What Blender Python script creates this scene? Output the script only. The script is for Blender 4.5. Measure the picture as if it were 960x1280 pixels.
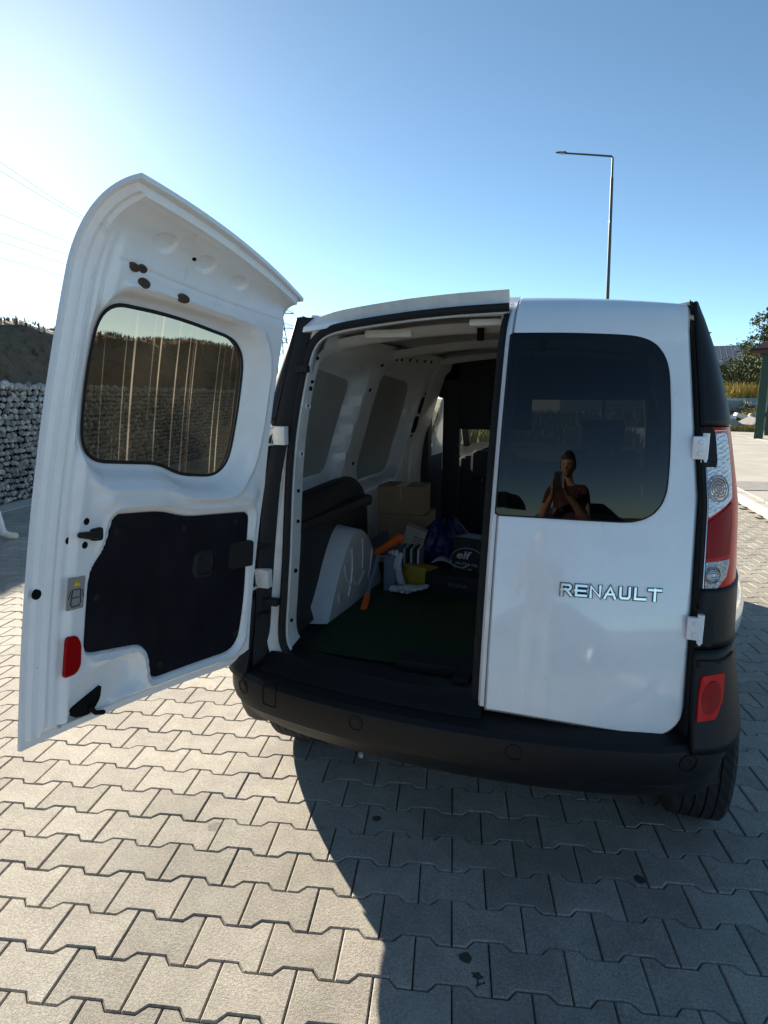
import bpy, bmesh, math, random
import numpy as np
from mathutils import Vector, Matrix
random.seed(7); np.random.seed(7)
rad = math.radians
scene = bpy.context.scene
for o in list(bpy.data.objects): bpy.data.objects.remove(o)
COL = scene.collection

# ------------------------------------------------------------------ camera, sky, sun, exposure
CAM = Vector((0.3985, -1.7978, 1.4688))
cam_data = bpy.data.cameras.new('camera'); cam = bpy.data.objects.new('camera', cam_data); COL.objects.link(cam)
cr, cu, cb = (0.94355, 0.33118, 0.005605), (-0.063886, 0.165357, 0.984162), (0.32501, -0.928965, 0.17718)
cam.matrix_world = Matrix(((cr[0], cu[0], cb[0], CAM.x), (cr[1], cu[1], cb[1], CAM.y), (cr[2], cu[2], cb[2], CAM.z), (0, 0, 0, 1)))
cam_data.sensor_fit = 'HORIZONTAL'; cam_data.sensor_width = 36; cam_data.lens = 29.83
cam_data.clip_start = 0.02; cam_data.clip_end = 3000
scene.camera = cam

SUN_AZ, SUN_EL = 48.6, 20.5            # degrees left of the van's forward axis (+Y), and above the horizon
world = bpy.data.worlds.new('World'); scene.world = world; world.use_nodes = True
wn = world.node_tree.nodes; wl = world.node_tree.links
sky = wn.new('ShaderNodeTexSky'); sky.sky_type = 'NISHITA'; sky.sun_disc = False
sky.sun_elevation = rad(SUN_EL); sky.sun_rotation = rad(-SUN_AZ)
sky.altitude = 200; sky.air_density = 0.52; sky.dust_density = 0.13; sky.ozone_density = 2.0
bg = wn['Background']; bg.inputs['Strength'].default_value = 0.05
wb = wn.new('ShaderNodeMix'); wb.data_type = 'RGBA'; wb.blend_type = 'MULTIPLY'; wb.inputs[0].default_value = 1; wb.inputs[7].default_value = (.86, .95, .83, 1)   # camera white balance
wl.new(sky.outputs[0], wb.inputs[6]); wl.new(wb.outputs[2], bg.inputs[0])
sun_d = bpy.data.lights.new('sun', 'SUN'); sun_d.energy = 2.75; sun_d.angle = rad(0.5); sun_d.color = (1.0, 0.89, 0.73)
sun = bpy.data.objects.new('sun', sun_d); COL.objects.link(sun)
sdir = Vector((-math.sin(rad(SUN_AZ))*math.cos(rad(SUN_EL)), math.cos(rad(SUN_AZ))*math.cos(rad(SUN_EL)), math.sin(rad(SUN_EL))))
sun.rotation_euler = (-sdir).to_track_quat('-Z', 'Y').to_euler()
vs = scene.view_settings; vs.view_transform = 'Standard'; vs.look = 'None'; vs.gamma = 1; vs.use_curve_mapping = False
vs.exposure = 2.32
scene.render.engine = 'CYCLES'
scene.cycles.max_bounces = 8; scene.cycles.transparent_max_bounces = 16

# ------------------------------------------------------------------ materials
def M(name, col, rough=.5, metal=0, nscale=0, namt=0, bump=0, bscale=60, coat=0, spec=.5, col2=None, trans=0, dist=.004, detail=6):
    m = bpy.data.materials.new(name); m.use_nodes = True
    nt = m.node_tree; N = nt.nodes; L = nt.links; b = N['Principled BSDF']
    b.inputs['Base Color'].default_value = (*col, 1); b.inputs['Roughness'].default_value = rough
    b.inputs['Metallic'].default_value = metal; b.inputs['Coat Weight'].default_value = coat
    b.inputs['Coat Roughness'].default_value = .06
    b.inputs['Specular IOR Level'].default_value = spec; b.inputs['Transmission Weight'].default_value = trans
    geo = None
    if nscale or bump:
        geo = N.new('ShaderNodeNewGeometry')
    if nscale:
        n = N.new('ShaderNodeTexNoise'); n.inputs['Scale'].default_value = nscale; n.inputs['Detail'].default_value = detail
        n.inputs['Roughness'].default_value = .65
        L.new(geo.outputs['Position'], n.inputs['Vector'])
        r = N.new('ShaderNodeMapRange'); r.inputs[1].default_value = .3; r.inputs[2].default_value = .7
        L.new(n.outputs['Fac'], r.inputs[0])
        mx = N.new('ShaderNodeMix'); mx.data_type = 'RGBA'
        c2 = col2 or tuple(min(1, c*(1+namt)) for c in col); c1 = col if col2 else tuple(c*(1-namt) for c in col)
        mx.inputs[6].default_value = (*c1, 1); mx.inputs[7].default_value = (*c2, 1)
        L.new(r.outputs[0], mx.inputs[0]); L.new(mx.outputs[2], b.inputs['Base Color'])
        rr = N.new('ShaderNodeMapRange'); rr.inputs[3].default_value = max(.02, rough-.06); rr.inputs[4].default_value = min(1, rough+.08)
        L.new(n.outputs['Fac'], rr.inputs[0]); L.new(rr.outputs[0], b.inputs['Roughness'])
    if bump:
        n2 = N.new('ShaderNodeTexNoise'); n2.inputs['Scale'].default_value = bscale; n2.inputs['Detail'].default_value = 5
        L.new(geo.outputs['Position'], n2.inputs['Vector'])
        bp = N.new('ShaderNodeBump'); bp.inputs['Strength'].default_value = bump; bp.inputs['Distance'].default_value = dist
        L.new(n2.outputs['Fac'], bp.inputs['Height']); L.new(bp.outputs[0], b.inputs['Normal'])
    return m
def nodes(m): return m.node_tree.nodes, m.node_tree.links, m.node_tree.nodes['Principled BSDF']

# ------------------------------------------------------------------ mesh helpers
def link(name, me, mat=None, parent=None, smooth=True, ang=32):
    if mat is not None:
        for mm in (mat if isinstance(mat, (list, tuple)) else [mat]): me.materials.append(mm)
    if smooth:
        me.polygons.foreach_set('use_smooth', [True]*len(me.polygons))
        me.set_sharp_from_angle(angle=rad(ang))
    o = bpy.data.objects.new(name, me); COL.objects.link(o)
    if parent is not None: adopt(o, parent)
    return o
def base_of(p):
    return Vector(p.location) if p.parent is None else Vector((0, 0, 0))
def adopt(o, parent):
    o.parent = parent; o.matrix_parent_inverse = Matrix.Translation(-base_of(parent))
def mk(name, VF, mat=None, parent=None, smooth=True, ang=32, idx=None):
    V, F = VF
    me = bpy.data.meshes.new(name); me.from_pydata([tuple(map(float, v)) for v in V], [], [tuple(map(int, f)) for f in F]); me.update()
    o = link(name, me, mat, parent, smooth, ang)
    if idx is not None: me.polygons.foreach_set('material_index', idx)
    return o
def fixn(o):
    bm = bmesh.new(); bm.from_mesh(o.data); bmesh.ops.recalc_face_normals(bm, faces=bm.faces); bm.to_mesh(o.data); bm.free(); return o
def join(*parts):
    V, F = [], []
    for v, f in parts:
        n = len(V); V += [tuple(p) for p in v]; F += [tuple(i+n for i in q) for q in f]
    return V, F
def grid(fn, nu, nv, u0=0, u1=1, v0=0, v1=1, closed=False):
    V = [fn(u0+(u1-u0)*i/nu, v0+(v1-v0)*j/nv) for i in range(nu if closed else nu+1) for j in range(nv+1)]
    F = []; m = nu if closed else nu+1
    for i in range(nu):
        for j in range(nv):
            a = i*(nv+1)+j; b = ((i+1) % m)*(nv+1)+j
            F.append((a, b, b+1, a+1))
    return V, F
def box(c, s, rz=0, rx=0, ry=0, bev=0, seg=2):
    bm = bmesh.new(); bmesh.ops.create_cube(bm, size=1)
    bmesh.ops.scale(bm, vec=s, verts=bm.verts)
    if bev: bmesh.ops.bevel(bm, geom=bm.edges[:], offset=bev, segments=seg, profile=.6, affect='EDGES')
    mat = Matrix.Translation(c) @ Matrix.Rotation(rz, 4, 'Z') @ Matrix.Rotation(ry, 4, 'Y') @ Matrix.Rotation(rx, 4, 'X')
    bmesh.ops.transform(bm, matrix=mat, verts=bm.verts)
    bm.verts.index_update(); V = [v.co[:] for v in bm.verts]; F = [[v.index for v in f.verts] for f in bm.faces]; bm.free()
    return V, F
def tube(path, r, n=8, closed=False, cap=True):
    P = [Vector(p) for p in path]; V = []; F = []; m = len(P)
    rs = r if isinstance(r, (list, tuple)) else [r]*m
    up = None
    for i, p in enumerate(P):
        t = (P[(i+1) % m]-P[i-1]) if closed else (P[min(i+1, m-1)]-P[max(i-1, 0)])
        t.normalize()
        if up is None:
            up = Vector((0, 0, 1)) if abs(t.z) < .9 else Vector((1, 0, 0))
        a = t.cross(up)
        if a.length < 1e-6: a = t.cross(Vector((0, 1, 0)))
        a.normalize(); b = a.cross(t).normalized(); up = b
        for k in range(n):
            w = 2*math.pi*k/n; V.append(p+rs[i]*(math.cos(w)*a+math.sin(w)*b))
    for i in range(m if closed else m-1):
        for k in range(n):
            j = (i+1) % m
            F.append((i*n+k, i*n+(k+1) % n, j*n+(k+1) % n, j*n+k))
    if cap and not closed:
        F.append(tuple(range(n))[::-1]); F.append(tuple((m-1)*n+k for k in range(n)))
    return V, F
def lathe(prof, n=48, axis='X', c=(0, 0, 0)):
    """prof: (along axis, radius) closed loop"""
    V = []; F = []; m = len(prof)
    for k in range(n):
        w = 2*math.pi*k/n
        for a, r in prof:
            p = (a, r*math.cos(w), r*math.sin(w)) if axis == 'X' else (r*math.cos(w), r*math.sin(w), a)
            V.append((p[0]+c[0], p[1]+c[1], p[2]+c[2]))
    for k in range(n):
        for i in range(m):
            j = (i+1) % m; k2 = (k+1) % n
            F.append((k*m+i, k2*m+i, k2*m+j, k*m+j))
    return V, F
def smoothstep(a, b, x): t = np.clip((x-a)/(b-a), 0, 1); return t*t*(3-2*t)
def round_poly(pts, r=.02, seg=5):
    out = []; n = len(pts)
    for i, p in enumerate(pts):
        ri = p[2] if len(p) > 2 else r
        P = np.array(p[:2], float); A = np.array(pts[i-1][:2], float); B = np.array(pts[(i+1) % n][:2], float)
        a = A-P; b = B-P; la, lb = np.linalg.norm(a), np.linalg.norm(b)
        d = min(ri, la*.48, lb*.48)
        p0 = P+a/la*d; p1 = P+b/lb*d
        for k in range(seg+1):
            t = k/seg; out.append(tuple((1-t)**2*p0+2*t*(1-t)*P+t*t*p1))
    return out
def resample(pts, n):
    P = np.array(list(pts)+[pts[0]], float); d = np.r_[0, np.cumsum(np.linalg.norm(np.diff(P, axis=0), axis=1))]
    s = np.linspace(0, d[-1], n, endpoint=False)
    return list(zip(np.interp(s, d, P[:, 0]), np.interp(s, d, P[:, 1])))
def sdf(poly, x, z):
    """signed distance to polygon, negative inside"""
    P = np.array(poly, float); Q = np.roll(P, -1, axis=0)
    d = np.full(x.shape, 1e9); ins = np.zeros(x.shape, bool)
    for (ax, az), (bx, bz) in zip(P, Q):
        ex, ez = bx-ax, bz-az; wx, wz = x-ax, z-az
        t = np.clip((wx*ex+wz*ez)/(ex*ex+ez*ez+1e-12), 0, 1)
        d = np.minimum(d, (wx-ex*t)**2+(wz-ez*t)**2)
        c = ((az <= z) & (bz > z)) | ((bz <= z) & (az > z))
        with np.errstate(divide='ignore', invalid='ignore'):
            ins ^= c & (wx < np.where(ez == 0, 0, wz/np.where(ez == 0, 1, ez)*ex))
    return np.where(ins, -1, 1)*np.sqrt(d)
def patch(outline, fn, o_top, o_back=None, rings=6, bev=0.0, n=None):
    """plate with exact outline in a 2-D parameter plane; fn(a, b, o) -> xyz. o_top visible face, o_back side depth"""
    pts = resample(outline, n) if n else list(outline)
    c = np.mean(np.array(pts), axis=0); m = len(pts); V = []; F = []
    V.append(fn(c[0], c[1], o_top))
    ks = [(i+1)/rings for i in range(rings)]
    def ring(k, o): return [fn(c[0]+(p[0]-c[0])*k, c[1]+(p[1]-c[1])*k, o) for p in pts]
    bk = bev
    for k in ks:
        V += ring(k if k < 1 else 1-bk, o_top)
    cnt = len(ks)
    if o_back is not None:
        if bk: V += ring(1, o_top+(o_back-o_top)*.35); cnt += 1
        V += ring(1, o_back); cnt += 1
    for i in range(m): F.append((0, 1+i, 1+(i+1) % m))
    for r in range(cnt-1):
        a = 1+r*m; b = 1+(r+1)*m
        for i in range(m): F.append((a+i, b+i, b+(i+1) % m, a+(i+1) % m))
    return V, F
def band(outline_in, outline_out, fn, o, n=80, o2=None):
    A = resample(outline_in, n); B = resample(outline_out, n)
    V = [fn(p[0], p[1], o) for p in A]+[fn(p[0], p[1], o if o2 is None else o2) for p in B]
    return V, [(i, n+i, n+(i+1) % n, (i+1) % n) for i in range(n)]
def grow(outline, d):
    P = np.array(outline, float); c = P.mean(0); T = np.roll(P, -1, 0)-np.roll(P, 1, 0)
    N = np.stack([T[:, 1], -T[:, 0]], 1); N /= np.linalg.norm(N, axis=1)[:, None]+1e-9
    if ((P-c)*N).sum() < 0: N = -N
    return [tuple(p) for p in P+N*d]
def empty(name, loc, parent=None):
    o = bpy.data.objects.new(name, None); COL.objects.link(o); o.location = loc; o.empty_display_size = .2
    return o
def tag(o, label=None, cat=None, group=None, kind=None):
    if label: o['label'] = label
    if cat: o['category'] = cat
    if group: o['group'] = group
    if kind: o['kind'] = kind
    return o
def text_vf(s, size, fn, depth=.0, bold=0.0, sx=1.0, align='LEFT', shear=0):
    """text as polygons mapped by fn(a, b, o)"""
    cu = bpy.data.curves.new('t', 'FONT'); cu.body = s; cu.size = size; cu.offset = bold; cu.extrude = depth; cu.resolution_u = 4
    cu.align_x = align; cu.shear = shear
    ob = bpy.data.objects.new('t', cu); COL.objects.link(ob)
    bpy.context.view_layer.update()
    me = bpy.data.meshes.new_from_object(ob.evaluated_get(bpy.context.evaluated_depsgraph_get()))
    V = [fn(v.co.x*sx, v.co.y, v.co.z) for v in me.vertices]; F = [tuple(p.vertices) for p in me.polygons]
    bpy.data.objects.remove(ob); bpy.data.meshes.remove(me); bpy.data.curves.remove(cu)
    return V, F
# ------------------------------------------------------------------ ground and paving
def paving_material():
    m = M('concrete_paver', (.36, .335, .285), rough=.85)
    N, L, b = nodes(m)
    geo = N.new('ShaderNodeNewGeometry'); oi = N.new('ShaderNodeObjectInfo')
    def noise(s, d=4, r=.6):
        n = N.new('ShaderNodeTexNoise'); n.inputs['Scale'].default_value = s; n.inputs['Detail'].default_value = d; n.inputs['Roughness'].default_value = r
        L.new(geo.outputs['Position'], n.inputs['Vector']); return n
    def math_(op, a, bb):
        n = N.new('ShaderNodeMath'); n.operation = op
        for i, q in enumerate((a, bb)):
            if isinstance(q, (int, float)): n.inputs[i].default_value = q
            else: L.new(q, n.inputs[i])
        return n.outputs[0]
    def rng(x, a, bb, c, d):
        n = N.new('ShaderNodeMapRange'); L.new(x, n.inputs[0])
        for i, q in enumerate((a, bb, c, d)): n.inputs[i+1].default_value = q
        return n.outputs[0]
    big = noise(1.7, 3); mid = noise(14, 5); fine = noise(300, 3, .75); grit = noise(120, 3, .7)
    f = rng(big.outputs[0], .3, .7, .86, 1.10)
    f = math_('MULTIPLY', f, rng(mid.outputs[0], .3, .7, .87, 1.08))
    f = math_('MULTIPLY', f, rng(fine.outputs[0], .33, .67, .60, 1.30))
    f = math_('MULTIPLY', f, rng(grit.outputs[0], .32, .62, .74, 1.1))
    per = math_('FRACT', math_('ADD', math_('MULTIPLY', oi.outputs['Random'], 7.31), geo.outputs['Random Per Island']), 0)
    f = math_('MULTIPLY', f, rng(per, 0, 1, .86, 1.12))
    # dried drips and one dark splash, each with its own outline
    warp = noise(45, 3)
    for x, y, r in ((-.289, .11, .017), (.577, .113, .020), (.128, -.346, .019), (.165, -.388, .012), (.176, -.41, .010), (-.803, -.12, .028)):
        d = N.new('ShaderNodeVectorMath'); d.operation = 'DISTANCE'; L.new(geo.outputs['Position'], d.inputs[0]); d.inputs[1].default_value = (x, y, 0)
        dd = math_('ADD', d.outputs['Value'], rng(warp.outputs[0], .3, .7, -.012, .012) if r < .015 else rng(warp.outputs[0], .3, .7, -.003, .003))
        f = math_('MULTIPLY', f, rng(dd, r*.8, r, .62 if r > .025 else .16, 1))
    # faint scuffed lighter dust
    dust = noise(3.1, 6, .75)
    mx = N.new('ShaderNodeMix'); mx.data_type = 'RGBA'; mx.inputs[6].default_value = (.385, .355, .300, 1); mx.inputs[7].default_value = (.44, .41, .35, 1)
    L.new(rng(dust.outputs[0], .45, .7, 0, 1), mx.inputs[0])
    mul = N.new('ShaderNodeMix'); mul.data_type = 'RGBA'; mul.blend_type = 'MULTIPLY'; mul.inputs[0].default_value = 1
    cmb = N.new('ShaderNodeCombineColor')
    for i in range(3): L.new(f, cmb.inputs[i])
    L.new(mx.outputs[2], mul.inputs[6]); L.new(cmb.outputs[0], mul.inputs[7]); L.new(mul.outputs[2], b.inputs['Base Color'])
    bp = N.new('ShaderNodeBump'); bp.inputs['Strength'].default_value = .8; bp.inputs['Distance'].default_value = .002
    h = math_('ADD', fine.outputs[0], grit.outputs[0]); L.new(h, bp.inputs['Height']); L.new(bp.outputs[0], b.inputs['Normal'])
    return m
m_paver = paving_material()
m_joint = M('joint_sand', (.045, .041, .036), rough=.95, nscale=80, namt=.4, bump=.6, bscale=200)
m_apron = M('far_paving', (.32, .30, .26), rough=.9, nscale=3, namt=.12, bump=.5, bscale=30)
m_soil = M('meadow_soil', (.15, .13, .075), rough=1, nscale=.35, namt=.3, bump=.6, bscale=9, col2=(.10, .115, .045), dist=.05)

PA = rad(13.2552); PC, PS = math.cos(PA), math.sin(PA); PTX, PTY = 1.26658, -1.64741
def pav(u, v, z=0):
    u -= PTX; v -= PTY
    return (PC*u-PS*v+CAM.x, PS*u+PC*v+CAM.y, z)
def to_px(p):
    d = Vector(p)-CAM; x = d.dot(Vector(cr)); y = d.dot(Vector(cu)); z = -d.dot(Vector(cb))
    if z < .05: return None
    return 480+795.4*x/z, 640-795.4*y/z, z

# wide sheet to the horizon
gr = mk('ground', grid(lambda u, v: ((u-.5)*1600, (v-.5)*1600, -.06), 40, 40), m_soil); tag(gr, kind='structure')
# paved yard under the stones (sand bed) and beyond the built stones
bed = mk('paved_yard', ([pav(-14, -22, -.013), pav(7, -22, -.013), pav(7, 16, -.013), pav(-14, 16, -.013)], [(0, 1, 2, 3)]), m_joint, smooth=False)
tag(bed, kind='structure')

OUT = [(-.1, -.0825), (-.061, -.0825), (-.039, -.0575), (.039, -.0575), (.061, -.0825), (.1, -.0825), (.1, .0825), (.061, .0825), (.039, .0575), (-.039, .0575), (-.061, .0825), (-.1, .0825)]
def inset(P, d):
    out = []; n = len(P)
    for i in range(n):
        a, p, c = (np.array(P[k % n], float) for k in (i-1, i, i+1))
        e1 = (p-a)/np.linalg.norm(p-a); e2 = (c-p)/np.linalg.norm(c-p); n1, n2 = np.array((-e1[1], e1[0])), np.array((-e2[1], e2[0]))
        m = n1+n2; out.append(tuple(p+m*(d*2/(m@m))))
    return out
def tile_vf(full=True):
    g1, g2 = inset(OUT, .0016), inset(OUT, .0050)
    V = [(u, v, 0) for u, v in g2]+[(u, v, -.0042) for u, v in g1]
    F = [tuple(range(12))]+[(i, 12+i, 12+(i+1) % 12, (i+1) % 12) for i in range(12)]
    if full:
        V += [(u, v, -.013) for u, v in g1]; F += [(12+i, 24+i, 24+(i+1) % 12, 12+(i+1) % 12) for i in range(12)]
    F = [f[::-1] if k else f for k, f in enumerate(F)]
    return V, F
def kerb_x(y): return 2.88-.073*y
tiles = []
for r in range(-100, 95):
    for i in range(-75, 75):
        u = (i+(.5*(3-r)) % 1.0)*.2+.1
        v = (r-3)*.14+.0825
        p = pav(u, v)
        if p[0] > kerb_x(p[1])-.05: continue
        dist = math.hypot(p[0]-CAM.x, p[1]-CAM.y)
        q = to_px(p); inframe = q is not None and -60 < q[0] < 1020 and 480 < q[1] < 1330
        wide = q is not None and -500 < q[0] < 1460
        if not ((dist < 11) or (wide and dist < 8) or (inframe and dist < 17) or (p[0] > 1 and p[0] < 3.4 and 0 < p[1] < 9)): continue
        hidden = False
        if q is None or not (-25 < q[0] < 985 and q[1] < 1310): hidden = True
        elif -.8 < p[0] < .8 and .45 < p[1] < 4.2: hidden = True
        elif q[1] < 870 and 330 < q[0] < 905: hidden = True
        elif 25 < q[0] < 300 and q[1] < 935-(q[0]-25)*.5: hidden = True
        tiles.append((u, v, p, dist, hidden))
tiles.sort(key=lambda t: (t[4], t[3]))
tm = bpy.data.meshes.new('paving_stone'); tv, tf = tile_vf(True); tm.from_pydata(tv, [], tf); tm.materials.append(m_paver)
rng_ = random.Random(3)
def tile_xf(t):
    return Matrix.Translation((t[2][0], t[2][1], rng_.uniform(-.0012, .0012))) @ Matrix.Rotation(PA+rng_.uniform(-.004, .004), 4, 'Z') @ Matrix.Rotation(rng_.uniform(-.005, .005), 4, 'X') @ Matrix.Rotation(rng_.uniform(-.005, .005), 4, 'Y')
for t in tiles[:300]:
    o = bpy.data.objects.new('paving_stone', tm); COL.objects.link(o); o.parent = bed; o.matrix_basis = tile_xf(t)
rest = tiles[300:]
sv, sf = tile_vf(False); tvn = np.c_[np.array(sv), np.ones(len(sv))]
SV = []; SF = []
for t in rest:
    X = (np.array(tile_xf(t)) @ tvn.T).T[:, :3]; n = len(SV); SV.extend(map(tuple, X)); SF.extend(tuple(i+n for i in f) for f in sf)
st = mk('paving_stone_field', (SV, SF), m_paver, bed, smooth=False); tag(st, kind='stuff')
print('tiles', len(tiles))
# plain paving where single stones can no longer be told apart
far = [t for t in ()]
def slab(name, pts, z, mat):
    o = mk(name, ([(x, y, z) for x, y in pts], [tuple(range(len(pts)))]), mat, smooth=False); tag(o, kind='structure'); return o
slab('paved_yard_far', [pav(-16, 16.05)[:2], pav(7, 16.05)[:2], pav(7, 20)[:2], pav(-16, 20)[:2]], -.016, m_apron)
slab('paved_yard_behind', [pav(-30, -60)[:2], pav(18, -60)[:2], pav(18, -22.05)[:2], pav(-30, -22.05)[:2]], -.016, m_apron)

m_conc = M('road_concrete', (.44, .42, .37), rough=.9, nscale=1.2, namt=.14, bump=.5, bscale=40)
m_kerb = M('kerb_concrete', (.50, .475, .41), rough=.9, nscale=9, namt=.16, bump=.6, bscale=50)
m_patch = M('road_patch', (.29, .28, .26), rough=.95, nscale=6, namt=.2, bump=.6, bscale=60)
KZ = .11
# kerb: one stone after another along the yard's edge
kerb = empty('kerb', (kerb_x(0)+.07, 0, 0)); tag(kerb, kind='structure')
ka = math.atan(.073)
kv, kf = box((0, 0, 0), (.14, .992, .26), bev=.012, seg=2)
km = bpy.data.meshes.new('kerb_stone'); km.from_pydata(kv, [], kf); km.materials.append(m_kerb)
for k in range(-6, 22):
    y = k+.3
    o = bpy.data.objects.new('kerb_stone', km); COL.objects.link(o); o.parent = kerb
    o.matrix_parent_inverse = Matrix.Translation(-Vector(kerb.location))
    o.matrix_basis = Matrix.Translation((kerb_x(y)+.07, y, KZ-.13+random.uniform(-.002, .002))) @ Matrix.Rotation(ka+random.uniform(-.003, .003), 4, 'Z')
# concrete road slabs beyond the kerb, laid with open joints
road = mk('road', ([(kerb_x(-20)+.14, -20, .06), (45, -20, .06), (45, 31.2, .06), (kerb_x(31.2)+.14, 31.2, .06)], [(0, 1, 2, 3)]), m_joint, smooth=False); tag(road, kind='structure')
for j, (y0, y1) in enumerate(((-6, -1.2), (-1.2, 3.4), (3.4, 8.0), (8.0, 12.2), (12.2, 15.6), (15.6, 20.2), (20.2, 24.8), (24.8, 28.4), (28.4, 31.1))):
    for i in range(5):
        xa0, xa1 = kerb_x(y0)+.15+i*4.0, kerb_x(y1)+.15+i*4.0
        zt = KZ+random.uniform(-.006, .006); g = .018
        P8 = [(xa0+g, y0+g), (xa0+4-g, y0+g), (xa1+4-g, y1-g), (xa1+g, y1-g)]
        mk('road_slab', ([(x, y, zt) for x, y in P8]+[(x, y, zt-.08) for x, y in P8], [(0, 1, 2, 3), (0, 4, 5, 1), (1, 5, 6, 2), (2, 6, 7, 3), (3, 7, 4, 0)]), m_conc, road, smooth=False)
strip = mk('road_gutter', grid(lambda u, v: (kerb_x(9.0+v*1.1)+.16+u*14, 9.0+v*1.1+u*2.6+.12*math.sin(9*u), KZ+.011), 30, 4), m_patch, road, smooth=False)
# ------------------------------------------------------------------ van: materials
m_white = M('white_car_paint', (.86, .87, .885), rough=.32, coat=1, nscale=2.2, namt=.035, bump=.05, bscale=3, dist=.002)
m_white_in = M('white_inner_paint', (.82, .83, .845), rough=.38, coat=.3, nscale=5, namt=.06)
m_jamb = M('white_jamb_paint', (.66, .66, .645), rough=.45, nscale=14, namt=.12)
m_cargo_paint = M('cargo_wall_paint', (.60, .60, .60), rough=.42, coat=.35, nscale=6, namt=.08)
m_black = M('black_bumper_plastic', (.006, .0065, .008), rough=.5, nscale=40, namt=.25, bump=.35, bscale=700, dist=.0006, spec=.28)
m_rubber = M('black_rubber', (.014, .014, .014), rough=.7, nscale=60, namt=.3, spec=.3)
m_trim = M('dark_hardboard_trim', (.0055, .0055, .010), rough=.5, nscale=9, namt=.45, bump=.25, bscale=180, spec=.22)
m_edge = M('hardboard_edge', (.20, .13, .075), rough=.9, nscale=60, namt=.3)
m_dark = M('dark_cavity', (.008, .008, .008), rough=.9, spec=.1)
m_under = M('underbody', (.03, .03, .03), rough=.9, nscale=9, namt=.3)
m_chrome = M('chrome', (.58, .56, .54), rough=.12, metal=1)
m_badge_shadow = M('badge_shadow_edge', (.05, .05, .055), rough=.5)
m_steel = M('zinc_steel', (.45, .45, .44), rough=.35, metal=1, nscale=50, namt=.2)
m_red = M('red_lens', (.60, .008, .010), rough=.3, coat=.06, spec=.12, bump=.25, bscale=420, dist=.0006)
m_red_dk = M('dark_red_lens', (.30, .004, .005), rough=.3, coat=.06, spec=.12, bump=.3, bscale=260, dist=.0008)
m_dash = M('dashboard_plastic', (.018, .018, .02), rough=.7, nscale=30, namt=.2)
m_seat = M('seat_fabric', (.022, .023, .028), rough=.95, nscale=90, namt=.3, bump=.3, bscale=300)
def clear_lens(name, base, rib):
    m = M(name, base, rough=.25, metal=.6, coat=.3); N, L, b = nodes(m)
    geo = N.new('ShaderNodeNewGeometry'); w = N.new('ShaderNodeTexWave'); w.wave_type = rib[0]; w.inputs['Scale'].default_value = rib[1]; w.inputs['Distortion'].default_value = .6
    if rib[0] == 'BANDS': w.bands_direction = 'Z'
    mp = N.new('ShaderNodeMapping'); mp.inputs['Rotation'].default_value = (0, rib[2], 0); L.new(geo.outputs['Position'], mp.inputs[0]); L.new(mp.outputs[0], w.inputs[0])
    bp = N.new('ShaderNodeBump'); bp.inputs['Strength'].default_value = .7; bp.inputs['Distance'].default_value = .004
    v = N.new('ShaderNodeTexVoronoi'); v.inputs['Scale'].default_value = 130; L.new(geo.outputs['Position'], v.inputs[0])
    hm = N.new('ShaderNodeMath'); hm.operation = 'MULTIPLY_ADD'; hm.inputs[1].default_value = .35; L.new(w.outputs['Fac'], hm.inputs[0]); L.new(v.outputs['Distance'], hm.inputs[2]); L.new(hm.outputs[0], bp.inputs['Height']); L.new(bp.outputs[0], b.inputs['Normal'])
    rr = N.new('ShaderNodeMapRange'); rr.inputs[1].default_value = 0; rr.inputs[2].default_value = .6; rr.inputs[3].default_value = .2; rr.inputs[4].default_value = .55
    L.new(v.outputs['Distance'], rr.inputs[0]); L.new(rr.outputs[0], b.inputs['Roughness'])
    return m
m_lens = clear_lens('clear_lens', (.74, .74, .75), ('BANDS', 26, .5))
m_lens2 = clear_lens('clear_lens_low', (.42, .41, .40), ('BANDS', 30, -.7))
m_bulb = M('bulb_reflector', (.42, .27, .21), rough=.35, metal=.5, coat=.4)
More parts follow.
